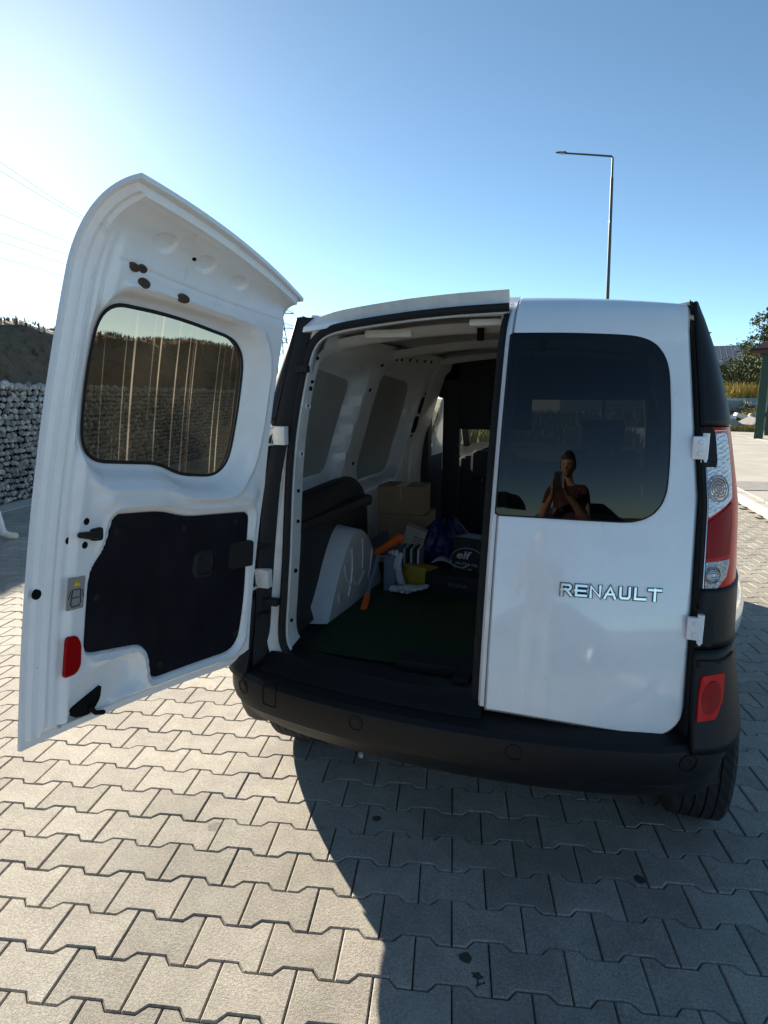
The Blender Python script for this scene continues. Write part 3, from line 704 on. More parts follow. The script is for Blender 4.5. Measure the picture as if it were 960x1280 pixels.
# roof drain channel and rear edge left bare by the open door
rv = []
for k in range(41):
    x = -.60+(XS+.60)*k/40
    zt = 1.772-.125*x*x
    yb = Yr(x, 1.62)
    ye = .262-.03*(x/.57)**2
    rv += [(x, .34, zt+.012), (x, ye, zt+.004), (x, ye-.022, zt-.006), (x, min(ye-.055, yb+.130), zt-.034), (x, min(ye-.06, yb+.118), zt-.050), (x, yb+.150, zt-.060)]
mk('roof_rear_edge', (rv, [(k*6+i, (k+1)*6+i, (k+1)*6+i+1, k*6+i+1) for k in range(40) for i in range(5)]), m_white, van, ang=25)
rr = []
for k in range(41):
    x = XS+(.60-XS)*k/40; zt = 1.772-.125*x*x; yb = Yr(x, 1.62)
    ye = .262-.03*(x/.57)**2
    rr += [(x, .34, zt+.012), (x, ye+.006, zt-.012), (x, ye+.006, zt-.06)]
mk('roof_rear_edge', (rr, [(k*3+i, (k+1)*3+i, (k+1)*3+i+1, k*3+i+1) for k in range(40) for i in range(2)]), m_white, van)
mk('striker', join(box((XS-.045, .215, 1.728), (.006, .03, .05), bev=.001), box((XS-.030, .20, 1.735), (.02, .03, .03), bev=.002)), m_steel, van)

# ------------------------------------------------------------------ rear corners
def corner_panel(t0, t1, z0, z1, o, sgn, nt=16, nz=14, t0f=None):
    def f(u, v):
        z = z0+(z1-z0)*v; a = t0 if t0f is None else t0f(z); return corner(a+(t1-a)*u, z, o, sgn)
    V, F = grid(f, nt, nz)
    if sgn < 0: F = [q[::-1] for q in F]
    return V, F
LMAX = 1.396
for sgn in (1, -1):
    cap = mk('pillar_cap', corner_panel(.02, .98, LMAX+.004, 1.728, .004, sgn, nz=22), m_black, van)
    so = cap.modifiers.new('t', 'SOLIDIFY'); so.thickness = .012; so.offset = 0
    mk('corner_skin', corner_panel(-.0, 1.0, .60, 1.735, -.006, sgn, nz=40), m_rubber, van)
    low = mk('lower_corner_cap', corner_panel(.02, .97, .842, .992, .005, sgn, nz=10), m_black, van)
    ret = mk('pillar_return', grid(lambda u, v: (sgn*(float(xE(.60+1.13*v))+.012-.036*u), Yr(.63, .60+1.13*v)-.002+.034*u+.01*u*u, .60+1.13*v), 4, 40), m_rubber, van)
    so = low.modifiers.new('t', 'SOLIDIFY'); so.thickness = .014; so.offset = 0
    # tail light: housing, red body, clear cells
    def lamp_t1(z): return 1.0 if z > 1.03 else .98-.86*((1.03-z)/.08)**1.6
    def Tz(a, b, oo, s=sgn): return corner(a, b, oo, s)
    lo_out = [(.04, LMAX), (.30, LMAX), (.60, LMAX), (.93, LMAX-.002), (.98, 1.30), (1.0, 1.15), (.97, 1.05), (.86, 1.005), (.68, .975), (.46, .958), (.22, .952), (.04, .952)]
    if sgn < 0: lo_out = [(max(a, .16), b_) for a, b_ in lo_out]
    hs = round_poly(lo_out, r=.012, seg=3)
    lamp = mk('tail_light', patch(hs, Tz, .006, -.010, rings=7, n=110), m_red, van, ang=45)
    mk('lamp_housing', corner_panel(-.01, .045 if sgn > 0 else .17, .955, LMAX, .008, sgn, nt=4), m_rubber, lamp)
    def cell(name, pts, mat, oo=.0095, r=.01):
        return mk(name, patch(round_poly(pts, r=r, seg=3), Tz, oo, .004, rings=6, bev=.02, n=70), mat, lamp)
    cell('reversing_cell', [(.06, 1.383), (.40, 1.383), (.43, 1.34), (.42, 1.25), (.40, 1.215), (.33, 1.205), (.06, 1.165)], m_lens)
    cell('brake_cell', [(.06, 1.158), (.33, 1.198), (.40, 1.208), (.38, 1.073), (.06, 1.066)], m_red_dk, .0090)
    cell('indicator_cell', [(.06, 1.058), (.38, 1.064), (.34, 1.022), (.21, .990), (.07, .974)], m_lens2)
    for (a, z, r1, mt) in ((.19, 1.243, .029, m_bulb), (.155, 1.026, .018, m_lens)):
        def ringf(rr, oo, nn=26): return [Tz(a+rr*math.cos(2*math.pi*k/nn)*4.2, z+rr*math.sin(2*math.pi*k/nn), oo) for k in range(nn)]
        mk('bulb_bowl', patch([(a+r1*.86*4.2*math.cos(2*math.pi*k/20), z+r1*.86*math.sin(2*math.pi*k/20)) for k in range(20)], Tz, .012, None, rings=3), mt, lamp)
        for rr_ in (.35, .62, .86, 1.12): mk('bulb_ring', tube(ringf(r1*rr_, .012), .0016, 5, closed=True), m_lens2 if rr_ > 1 else m_chrome, lamp)
    if sgn > 0:
        mk('lamp_trim', tube([Tz(.052, z, .009) for z in np.linspace(.97, 1.385, 20)]+[Tz(t, 1.388, .009) for t in np.linspace(.06, .40, 8)], .0016, 5), m_chrome, lamp)
# hinges
def hinge_right(z, s=1):
    e = float(xE(z)); y = Yr(.63, z)
    h_ = mk('hinge', join(box((e+.008, y-.012, z), (.034, .018, .060), bev=.005), tube([(e+.022, y-.012, z-.038), (e+.022, y-.012, z+.038)], .0085, 10), tube([(e+.022, y-.012, z-.043), (e+.022, y-.012, z-.038)], .006, 8), box((e+.010, y-.022, z+.014), (.012, .004, .012), bev=.003), box((e+.010, y-.022, z-.014), (.012, .004, .012), bev=.003)), m_white, van)
    o_ = round_poly([(-.004, z+.050, .012), (.20, z+.050, .03), (.20, z-.050, .03), (-.004, z-.050, .012)], seg=5)
    mk('hinge_gasket', patch(o_, lambda a, b, oo: corner(max(0, a), b, oo), .0125, .002, rings=4, bev=.06), m_rubber, h_)
hinge_right(1.345); hinge_right(.893)
for z in (1.345, .893):
    y = Yr(.63, z); xe = -float(xE(z))
    hh = mk('hinge', join(box((xe-.020, y+.010, z), (.10, .030, .060), bev=.004), box((xe-.030, y-.028, z+.028), (.046, .070, .006), bev=.002), box((xe-.030, y-.028, z-.028), (.046, .070, .006), bev=.002)), m_jamb, van)
    mk('hinge_pin', tube([(xe-.022, y-.045, z-.036), (xe-.022, y-.045, z+.036)], .007, 8), m_steel, hh)

# ------------------------------------------------------------------ left jamb, opening seal and inner post
def jx(z): return -float(xE(z))-.006
OPN_PATH = [(.10, 1.732), (-.05, 1.728), (-.20, 1.720), (-.34, 1.708), (-.44, 1.698), (-.50, 1.688), (-.54, 1.668), (-.562, 1.635), (-.570, 1.58), (-.580, 1.46), (-.585, 1.34), (-.580, 1.20), (-.572, 1.08), (-.565, .96), (-.564, .80), (-.566, .725), (-.560, .672), (-.540, .646), (-.50, .638), (-.36, .638), (-.20, .638), (.0, .634), (.08, .632)]
def fine(path, n):
    P = np.array(path, float); d = np.r_[0, np.cumsum(np.linalg.norm(np.diff(P, axis=0), axis=1))]; s = np.linspace(0, d[-1], n)
    Q = np.stack([np.interp(s, d, P[:, 0]), np.interp(s, d, P[:, 1])], 1)
    for _ in range(6): Q[1:-1] = .25*Q[:-2]+.5*Q[1:-1]+.25*Q[2:]
    return [tuple(q) for q in Q]
op = fine(OPN_PATH, 150)
def jy(x, z):
    y = Yr(x, min(z, 1.62)); 
    return y+max(0, (z-1.62))*.45
mk('opening_seal', tube([(x, jy(x, z)+.062, z) for x, z in op], .0125, 9), m_rubber, van)
# jamb web between corner cap and seal
side = [(x, z) for x, z in op if x < -.50 or z > 1.6]
cxy = np.array([(-.18, 1.18)])
def outward(path, d):
    out = []
    for i, (x, z) in enumerate(path):
        a = path[max(0, i-1)]; b = path[min(len(path)-1, i+1)]; tx, tz = b[0]-a[0], b[1]-a[1]; l = math.hypot(tx, tz) or 1
        out.append((x-tz/l*d*1.0, z+tx/l*d*1.0))
    return out
o1 = outward(op, -.028); o2 = outward(op, -.050)
sg = 1
chk = o1[75]
if chk[0] > op[75][0]: o1 = outward(op, .028); o2 = outward(op, .050); sg = -1
jv = []
for (x0, z0), (x1, z1), (x2, z2) in zip(op, o1, o2):
    jv += [(x0, jy(x0, z0)+.066, z0), (x1, jy(x1, z1)+.058, z1), (x2, jy(x2, z2)+.040, z2)]
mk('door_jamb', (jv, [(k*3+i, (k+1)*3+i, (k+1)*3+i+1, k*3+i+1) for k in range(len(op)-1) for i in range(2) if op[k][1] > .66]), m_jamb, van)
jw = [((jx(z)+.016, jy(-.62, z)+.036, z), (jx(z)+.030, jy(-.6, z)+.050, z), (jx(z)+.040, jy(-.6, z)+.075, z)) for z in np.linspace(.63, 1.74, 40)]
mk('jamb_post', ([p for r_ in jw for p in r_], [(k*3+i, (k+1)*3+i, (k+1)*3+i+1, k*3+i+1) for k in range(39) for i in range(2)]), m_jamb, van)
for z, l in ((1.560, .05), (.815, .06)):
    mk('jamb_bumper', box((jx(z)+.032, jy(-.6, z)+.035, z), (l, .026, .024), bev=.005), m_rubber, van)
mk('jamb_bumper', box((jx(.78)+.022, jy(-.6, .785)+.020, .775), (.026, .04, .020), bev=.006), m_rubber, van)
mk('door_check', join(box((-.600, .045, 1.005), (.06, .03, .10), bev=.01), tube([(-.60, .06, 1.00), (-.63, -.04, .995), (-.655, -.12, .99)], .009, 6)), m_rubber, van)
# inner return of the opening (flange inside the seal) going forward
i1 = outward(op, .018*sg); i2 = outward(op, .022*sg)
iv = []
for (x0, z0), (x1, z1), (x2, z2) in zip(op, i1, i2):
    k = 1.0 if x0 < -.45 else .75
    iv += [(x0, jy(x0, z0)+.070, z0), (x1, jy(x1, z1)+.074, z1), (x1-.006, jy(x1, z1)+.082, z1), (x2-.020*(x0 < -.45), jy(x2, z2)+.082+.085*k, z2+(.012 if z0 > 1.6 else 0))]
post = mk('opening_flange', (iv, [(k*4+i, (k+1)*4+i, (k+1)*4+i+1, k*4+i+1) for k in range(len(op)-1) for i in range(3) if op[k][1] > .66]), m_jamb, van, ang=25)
m_hole = m_dark
for z, dy, r in ((1.52, .130, .006), (1.497, .128, .008), (1.44, .130, .016), (1.28, .128, .015), (1.16, .12, .006), (1.06, .125, .006), (.90, .12, .007), (.74, .11, .006), (1.60, .13, .006)):
    xx = float(np.interp(z, [.64, .8, .96, 1.2, 1.34, 1.46, 1.58, 1.64], [-.548, -.546, -.547, -.562, -.567, -.562, -.552, -.545]))
    yy = jy(-.56, z)+dy
    if r > .012:
        mk('pressed_boss', join(lathe([(xx-.012, r), (xx-.004, r), (xx-.003, r*.75), (xx-.008, r*.6)], 16, 'X', (0, yy, z))), m_jamb, post)
        r = .004
    mk('post_hole', lathe([(xx-.012, 0.0001), (xx-.012, r), (xx-.0045, r), (xx-.0045, .0001)], 10, 'X', (0, yy, z)), m_hole, post)

# ------------------------------------------------------------------ rear bumper
def bumper_plan(s, grow_=0):
    """s in [-1, 1] along the bumper; returns x, y of its outer face at mid height"""
    a = abs(s); sg_ = 1 if s >= 0 else -1
    xs_ = [0, .15, .30, .45, .60, .68, .735, .775, .805, .826, .840, .848]; ys_ = [-.256, -.251, -.237, -.213, -.178, -.140, -.085, -.010, .075, .15, .23, .31]
    xs_ = [q*(1+(0.0 if s < 0 else -.042)*min(1, max(0, q-.5)/.3)) for q in xs_]
    d = np.r_[0, np.cumsum(np.hypot(np.diff(xs_), np.diff(ys_)))]; q = a*d[-1]
    return sg_*np.interp(q, d, xs_), np.interp(q, d, ys_)
BP = [(.155, .642), (.085, .622), (.040, .612), (.012, .603), (.000, .590), (-.004, .572), (-.004, .520), (.002, .500), (.016, .490), (.030, .474), (.055, .440), (.095, .408), (.15, .392), (.24, .385)]
npb = len(BP); bs = np.linspace(-1, 1, 97); pl = [bumper_plan(s) for s in bs]
plx = np.array([p[0] for p in pl]); ply = np.array([p[1] for p in pl])
for _ in range(10): plx[1:-1] = .25*plx[:-2]+.5*plx[1:-1]+.25*plx[2:]; ply[1:-1] = .25*ply[:-2]+.5*ply[1:-1]+.25*ply[2:]
tx = np.gradient(plx); ty = np.gradient(ply); l = np.hypot(tx, ty); nx, ny = -ty/l, tx/l
def bump_pt(i, d, z):
    a = abs(plx[i]); up = 0
    k = float(smoothstep(.60, .74, a))                 # corner risers climb up to meet the lower caps
    lift = 0.0
    if z < .5: lift = -.038*float(smoothstep(.66, .80, a))*float(smoothstep(.50, .42, z))
    if z < .5: d *= 1-.72*float(smoothstep(.66, .80, a))*float(smoothstep(.50, .44, z) if z < .44 else 1)
    return (plx[i]+nx[i]*d, ply[i]+ny[i]*d, z+lift)
bv = [bump_pt(i, d, z) for i in range(97) for d, z in BP]
bump = mk('rear_bumper', (bv, [(i*npb+j, i*npb+j+1, (i+1)*npb+j+1, (i+1)*npb+j) for i in range(96) for j in range(npb-1)]), m_black, van, ang=28)
def on_bumper(x, z, o):
    i = int(np.argmin(np.abs(plx-x))); d = np.interp(-z, [-q[1] for q in BP], [q[0] for q in BP])
    f_ = (x-plx[i])/(tx[i] if abs(tx[i]) > 1e-6 else 1e-6); yy = ply[i]+ty[i]*f_*(abs(f_) < 2)
    return (x+nx[i]*(d-o), yy+ny[i]*(d-o), z)
for x in (-.645, -.225, .218, .640):
    z = .560
    ring_ = [on_bumper(x+.021*math.cos(2*math.pi*k/24), z+.021*math.sin(2*math.pi*k/24), .001) for k in range(24)]
    ps = mk('parking_sensor', tube(ring_, .0010, 5, closed=True), m_dark, bump)
    mk('sensor_face', patch([(x+.013*math.cos(2*math.pi*k/18), z+.013*math.sin(2*math.pi*k/18)) for k in range(18)], on_bumper, .0015, -.002, rings=2, bev=.1), m_black, ps)
tow = [(-.555, .600), (-.505, .600), (-.505, .535), (-.555, .535)]
mk('tow_eye_cover', tube([on_bumper(a, b, .0006) for a, b in resample(round_poly(tow, .006), 40)], .0014, 4, closed=True), m_dark, bump)
for sgn in (1, -1):
    # corner riser of the bumper between ledge and lower cap, with fog reflector
    def riser(u, v):
        z = .585+(.838-.585)*v; bulge = .014+.030*(1-v)**2.2*(1-.75*u)+.026*u*u*(1-v)
        return corner(-.02+1.0*u, z, bulge, sgn)
    V_, F_ = grid(riser, 22, 14); rs_ = mk('bumper_riser', (V_, F_ if sgn > 0 else [q[::-1] for q in F_]), m_black, bump)
    so = rs_.modifiers.new('t', 'SOLIDIFY'); so.thickness = .02; so.offset = -1
    def fog(a, b, oo, s=sgn):
        v = (b-.585)/(.838-.585); return corner(a, b, .014+.030*max(0, 1-v)**2.2*(1-.75*a)+.026*a*a*max(0, 1-v)+oo, s)
    rf = round_poly([(.085, .776, .012), (.345, .780, .010), (.335, .720, .03), (.235, .668, .02), (.040, .662, .010), (.055, .73, .2)], seg=5)
    fg = mk('fog_reflector', patch(rf, fog, .005, -.006, rings=5, bev=.03), m_red, bump)
    mk('fog_lens', patch([(.190+.105*math.cos(2*math.pi*k/28)+.025*math.sin(2*math.pi*k/28), .722+.041*math.sin(2*math.pi*k/28)) for k in range(28)], fog, .0058, .002, rings=3, bev=.03), m_red_dk, fg)
    mk('corner_ledge', patch(round_poly([(.03, .815, .003), (.50, .822, .003), (.50, .803, .003), (.03, .795, .003)], seg=2), fog, .006, -.004, rings=3, bev=.1), m_black, bump)

# ------------------------------------------------------------------ wheels
def tyre_vf(cx, cy, w=.195, R=WRAD):
    h_ = w/2; prof = []
    for x_, r_ in ((-h_*.80, .205), (-h_, .245), (-h_*1.02, .275), (-h_*.95, .300), (-h_*.84, .312)): prof.append((x_, r_))
    for a, b in ((-.82, -.52), (-.47, -.20), (-.14, .14), (.20, .47), (.52, .82)):
        prof += [(h_*a, R-.0005-.004*abs(a)), (h_*b, R-.0005-.004*abs(b))]
        if b < .8: prof += [(h_*(b+.004), R-.010), (h_*(b+.046), R-.010)]
    for x_, r_ in ((h_*.84, .312), (h_*.95, .300), (h_*1.02, .275), (h_, .245), (h_*.80, .205)): prof.append((x_, r_))
    return lathe(prof, 72, 'X', (cx, cy, R-.006))
m_tyre = M('tyre_rubber', (.020, .020, .021), rough=.85, nscale=30, namt=.3)
N, L, b = nodes(m_tyre)
geo = N.new('ShaderNodeNewGeometry'); tw = N.new('ShaderNodeTexWave'); tw.inputs['Scale'].default_value = 16; tw.bands_direction = 'DIAGONAL'; tw.inputs['Distortion'].default_value = 1.2
bp = N.new('ShaderNodeBump'); bp.inputs['Strength'].default_value = .7; bp.inputs['Distance'].default_value = .004
L.new(geo.outputs['Position'], tw.inputs[0]); L.new(tw.outputs['Fac'], bp.inputs['Height']); L.new(bp.outputs[0], b.inputs['Normal'])
for cy in (WR, WF):
    for sgn in (1, -1):
        cx = sgn*.755
        wv = mk('wheel', lathe([(cx-.06, .0001), (cx-.06, .20), (cx-.08, .213), (cx+.08, .213), (cx+.06, .20), (cx+.05*sgn, .19), (cx+.03*sgn, .06), (cx+.045*sgn, .0001)], 40, 'X', (0, cy, WRAD-.006)), m_steel, van)
        mk('tyre', tyre_vf(cx, cy), m_tyre, wv, ang=25)
mk('rear_axle', tube([(-.66, WR, .30), (.66, WR, .30)], .04, 10), m_under, van)
mk('silencer', lathe([(-.25, .0001), (-.25, .075), (.22, .075), (.22, .0001)], 20, 'X', (.28, .25, .34)), m_under, van)
# ------------------------------------------------------------------ van: load space
FZ = .605
m_turf = M('green_floor_mat', (.018, .070, .018), rough=1, nscale=120, namt=.5, bump=.9, bscale=260, col2=(.006, .014, .008))
m_binblk = M('black_side_moulding', (.012, .012, .013), rough=.6, nscale=20, namt=.3, bump=.3, bscale=200)
sill_v = []
for k in range(31):
    x = -.60+.72*k/30; y0 = Yr(x, .65)
    sill_v += [(x, y0+.150, .640), (x, y0+.085, .650), (x, y0+.045, .655), (x, y0+.030, .640), (x, y0+.005, .632), (x, y0-.02, .615)]
mk('load_sill', (sill_v, [(k*6+i, (k+1)*6+i, (k+1)*6+i+1, k*6+i+1) for k in range(30) for i in range(5)]), m_black, van)
mk('sill_pocket', join(box((-.06, .055, .632), (.26, .10, .05), bev=.012), box((.035, -.02, .640), (.05, .10, .04), bev=.01)), m_rubber, van)
mk('load_floor', grid(lambda u, v: (-.70+1.40*u, .02+2.25*v, FZ-.012), 4, 6), m_under, van)
fm = mk('floor_mat', grid(lambda u, v: (-.575+1.15*u, .085+2.0*v, FZ+.004+.003*math.sin(23*u+9*v)*math.sin(17*v)), 40, 60), m_turf, van)
so = fm.modifiers.new('t', 'SOLIDIFY'); so.thickness = .008
W1 = round_poly([(.30, 1.135, .05), (.74, 1.135, .10), (.805, 1.55, .07), (.34, 1.60, .05)], seg=6)
W2 = round_poly([(1.00, 1.045, .10), (1.62, 1.045, .12), (1.70, 1.34, .3), (1.66, 1.565, .10), (1.02, 1.60, .09)], seg=6)
m_recess = M('grey_recess_skin', (.24, .24, .23), rough=.5, nscale=5, namt=.12, coat=.2)  # darker grey than the wall, for the recessed panels
def inner_wall(sgn):
    ny_, nz_ = 96, 70
    Yg, Zg = np.meshgrid(np.linspace(.20, 2.12, ny_+1), np.linspace(.60, 1.69, nz_+1), indexing='ij')
    hwv = np.vectorize(hw)(Zg)
    base = hwv-.022+.05*smoothstep(.3, 1.0, Yg)*(1-smoothstep(1.0, 1.6, Zg))
    base -= .030*smoothstep(.25, .20, Yg)
    d1, d2 = sdf(W1, Yg, Zg), sdf(W2, Yg, Zg)
    base -= .072*np.minimum(smoothstep(-.004, .030, d1), smoothstep(-.004, .030, d2))
    base -= .018*smoothstep(1.60, 1.63, Zg)
    base += .016*np.exp(-((Yg-1.83)/.02)**2)*(Zg > .95)
    V = np.stack([sgn*base, Yg, Zg], -1).reshape(-1, 3)
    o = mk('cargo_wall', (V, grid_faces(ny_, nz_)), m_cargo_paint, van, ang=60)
    for Wn in (W1, W2):
        mk('outer_skin_panel', patch(grow(Wn, -.016), lambda a, b, oo: (sgn*(hw(b)-.022+.05*float(smoothstep(.3, 1.0, a))*(1-float(smoothstep(1.0, 1.6, b)))-.018*float(smoothstep(1.60, 1.63, b))-oo), a, b), .004, -.004, rings=8, n=70), m_recess, o)
    return base, Yg, Zg, o
for sgn in (-1, 1):
    base, Yg, Zg, cw_o = inner_wall(sgn)
    def wx(y, z, o=0): i = np.argmin((Yg-y)**2+(Zg-z)**2); return (sgn*(float(base.reshape(-1)[i])-o), y, z)
    if sgn < 0:
        for yc, zc in ((1.80, 1.425), (1.775, 1.315)):
            sl = round_poly([(yc-.045, zc+.048, .03), (yc+.035, zc+.048, .03), (yc+.035, zc-.048, .03), (yc-.045, zc-.048, .03)], seg=5)
            mk('wall_slot', patch(sl, lambda a, b, oo: wx(a, b, oo), .006, -.01, rings=3), m_dark, cw_o)
        for yc, zc in ((1.05, 1.640), (1.12, 1.645), (1.25, 1.648), (1.36, 1.650), (1.50, 1.655), (1.62, 1.66), (.88, 1.50), (.90, 1.17), (1.80, 1.49), (1.76, 1.25), (.92, 1.61)):
            mk('wall_hole', patch([(yc+.010*math.cos(2*math.pi*k/10), zc+.009*math.sin(2*math.pi*k/10)) for k in range(10)], lambda a, b, oo: wx(a, b, oo), .003, -.004, rings=2), m_dark, cw_o)
    # moulded black lining above the wheel housing
    lin = round_poly([(.16, .62, .02), (1.10, .62, .03), (1.08, 1.02, .14), (.86, 1.125, .10), (.16, 1.125, .02)], seg=6)
    mk('side_lining', patch(lin, lambda a, b, oo: wx(a, b, oo), .020, -.01, rings=6, bev=.01), m_binblk, van)
    mk('lining_ledge', box((sgn*.665, .60, .995), (.07, .78, .05), bev=.02), m_binblk, van)
    # wheel housing
    def arch(u, v):
        a = -.08+(math.pi+.16)*v; s = u
        r_in = (.30, .305); r_out = (.37, .335)
        ry = r_out[0]+(r_in[0]-r_out[0])*s; rz = r_out[1]+(r_in[1]-r_out[1])*s
        x = .74-.165*min(1, s*1.25)
        sv_ = 2*v-1
        return (sgn*x, .655+ry*sv_, FZ+.002+rz*(1-abs(sv_)**1.75))
    V1, F1 = grid(arch, 10, 40)
    n1_ = 41; ring_in = [V1[10*n1_+j] for j in range(41)]; c_ = (sgn*.575, .655, FZ)
    nb = len(V1); V2 = []
    for k in range(8):
        t = k/7*.999
        V2 += [(p[0]*(1-.0*t)+0, c_[1]+(p[1]-c_[1])*(1-t), c_[2]+(p[2]-c_[2])*(1-t)) for p in ring_in]
    V2 = [(x-sgn*.014*math.sin(3*y)*0, y, z) for x, y, z in V2]
    F2 = [(k*41+j, k*41+j+1, (k+1)*41+j+1, (k+1)*41+j) for k in range(7) for j in range(40)]
    wh = mk('wheel_housing', join((V1, F1), (V2, F2)), m_cargo_paint, van, ang=35)
    bev = []
    for pts in ([(.50, .80), (.52, .74), (.56, .70)], [(.58, .85), (.59, .78), (.57, .71), (.54, .66)], [(.70, .87), (.705, .80), (.70, .74)], [(.82, .80), (.80, .72), (.77, .67)], [(.44, .70), (.445, .665), (.48, .645)], [(.58, .74), (.64, .665), (.72, .72)]):
        bev.append(tube([(sgn*.574, y, z) for y, z in fine(pts, 14)], .0048, 6))
    mk('pressed_rib', join(*bev), m_cargo_paint, wh)
# ceiling, rails and bows
mk('ceiling', grid(lambda u, v: ((u-.5)*1.30, .20+2.5*v, roofz(.25+2.4*v)-.045-.10*(2*u-1)**2*.8), 20, 20), m_cargo_paint, van)
for sgn in (-1, 1):
    mk('roof_rail', grid(lambda u, v: (sgn*(.635-.075*math.sin(math.pi*.5*u)-.02*u), .19+1.95*v, 1.615+.09*u), 6, 20), m_cargo_paint, van)
    mk('rail_lip', tube([(sgn*.640, y, 1.612+.012*math.sin(2.5*y)) for y in np.linspace(.25, 2.0, 30)], .007, 6), m_cargo_paint, van)
for y, dz in ((.40, .0), (1.02, .0), (1.85, .01)):
    bw = mk('roof_bow', grid(lambda u, v: ((u-.5)*1.16, y+.06*(v-.5)*2, 1.700+dz-.030*math.sin(math.pi*v)*1.0-.05*(2*u-1)**2+.012), 20, 8), m_cargo_paint, van)
    for x in (-.02, .12):
        mk('bow_hole', lathe([(1.655+dz, .0001), (1.655+dz, .012), (1.70, .012), (1.70, .0001)], 10, 'Z', (x, y-.05, 0)), m_dark, bw)
lampo = mk('interior_lamp', box((.02, .26, 1.700), (.11, .06, .022), bev=.008), M('milky_plastic', (.8, .8, .8), rough=.35), van)
hd = mk('roof_handle_strap', box((-.34, .36, 1.685), (.17, .05, .03), rz=.05, bev=.012), m_jamb, van)
# dark cab behind the load space
cabf = m_dash
for c__, s__ in (((-.705, 2.14, 1.16), (.07, .10, 1.05)), ((.665, 2.14, 1.16), (.13, .10, 1.05)), ((-.545, 2.19, 1.20), (.11, .04, 1.10))):
    mk('cab_pillar', box(c__, s__, bev=.012), cabf, van)
mk('cab_header_panel', box((-.27, 2.19, 1.51), (.44, .036, .47), bev=.01), cabf, van)
mk('overhead_shelf', box((0, 2.45, 1.61), (1.30, .55, .30), bev=.05), cabf, van)
mk('headliner_shade', box((0, 2.22, 1.66), (1.30, .10, .22), bev=.03), cabf, van)
for x, hz in ((-.33, 1.03), (.36, 1.245)):
    s1 = mk('front_seat', join(box((x, 2.52, .78 if x < 0 else .82), (.48, .16, .60 if x < 0 else .66), rx=-.16, bev=.06, seg=3), box((x, 2.80, .55), (.50, .52, .16), bev=.06, seg=3)), m_seat, van)
    mk('headrest', box((x, 2.45, hz), (.27, .10, .19), rx=-.1, bev=.045, seg=3), m_seat, s1)
    mk('headrest_post', join(tube([(x-.06, 2.47, hz-.145), (x-.06, 2.455, hz-.045)], .007, 6), tube([(x+.06, 2.47, hz-.145), (x+.06, 2.455, hz-.045)], .007, 6)), m_steel, s1)
dsh = mk('dashboard', grid(lambda u, v: ((u-.5)*1.42, 3.06+.34*math.sin(v*math.pi*.5)-.0*u, .55+.40*(1-(1-v)**2)+.03*math.sin(math.pi*u)*v), 24, 12), cabf, van)
sw = mk('steering_wheel', tube([(-.40+.185*math.cos(a), 2.98+.185*math.sin(a)*.42, .93+.185*math.sin(a)*.9) for a in np.linspace(0, 2*math.pi, 30, endpoint=False)], .015, 8, closed=True), cabf, van)
mk('cab_floor', box((0, 2.9, .40), (1.40, 1.2, .06)), m_under, van)
for sgn in (-1, 1):
    mk('cab_door_lining', grid(lambda u, v: (sgn*(.76-.03*v), 2.14+.95*u, .40+.68*v), 8, 6), cabf, van)
    mk('windscreen_pillar', tube([(sgn*.60, 2.66, 1.70), (sgn*.66, 3.05, 1.38), (sgn*.70, 3.40, 1.10)], .035, 8), cabf, van)
mk('mirror_stalk', join(box((0, 2.78, 1.50), (.22, .03, .07), bev=.02), box((0, 2.80, 1.56), (.03, .03, .08))), cabf, van)

# ------------------------------------------------------------------ cargo (each a thing of its own)
m_card = M('cardboard', (.33, .215, .125), rough=.9, nscale=18, namt=.12, bump=.2, bscale=90)
m_card2 = M('pale_carton', (.46, .40, .32), rough=.85, nscale=22, namt=.08)
m_tape = M('packing_tape', (.42, .33, .22), rough=.3)
m_org = M('orange_plastic', (.75, .12, .012), rough=.45, nscale=30, namt=.1)
m_bris = M('grey_bristle', (.06, .06, .065), rough=.95, nscale=200, namt=.4)
m_alu = M('blue_grey_tube', (.20, .25, .33), rough=.4, metal=.3)
m_glv = M('white_knit', (.62, .63, .66), rough=.95, bump=.8, bscale=420, nscale=60, namt=.12, dist=.002)
m_ylw = M('yellow_box_print', (.40, .29, .035), rough=.6, nscale=20, namt=.2)
m_bag = M('blue_plastic_bag', (.012, .014, .085), rough=.35, nscale=20, namt=.4, bump=1.0, bscale=22, dist=.02)
m_blk = M('black_carton', (.012, .012, .013), rough=.5, nscale=20, namt=.2)
m_pap = M('paper', (.55, .58, .62), rough=.8, nscale=9, namt=.08)
def carton(name, c, s, rz, mat, label, rx=0, ry=0, tape=True, group=None):
    root = empty(name, (c[0], c[1], c[2]-s[2]/2)); tag(root, label, 'box', group)
    mk('carton_body', box(c, s, rz, rx, ry, bev=.003), mat, root, smooth=False)
    R_ = Matrix.Translation(c) @ Matrix.Rotation(rz, 4, 'Z') @ Matrix.Rotation(ry, 4, 'Y') @ Matrix.Rotation(rx, 4, 'X')
    def loc(p): return tuple(R_ @ Vector(p))
    if tape:
        V, F = box((0, 0, 0), (.045, s[1]+.0016, s[2]+.0016)); V = [loc(v) for v in V]; 
        V2, F2 = box((0, -s[1]/2-.001, s[2]*.22), (.006, .0016, s[2]*.50)); V2 = [loc(v) for v in V2]
        mk('flap_seam', (V2, F2), m_tape, root, smooth=False)
        V3, F3 = box((0, 0, s[2]/2+.0005), (.05, s[1]*.998, .0016)); mk('tape', ([loc(v) for v in V3], F3), m_tape, root, smooth=False)
    return root, loc
carton('cardboard_box', (-.605, 1.40, .945), (.245, .20, .145), .10, m_card, 'upper brown cardboard box lying on a second box behind the wheel housing')
carton('cardboard_box', (-.600, 1.42, .740), (.27, .24, .262), .04, m_card, 'lower brown cardboard box under another box in the load space', tape=False)
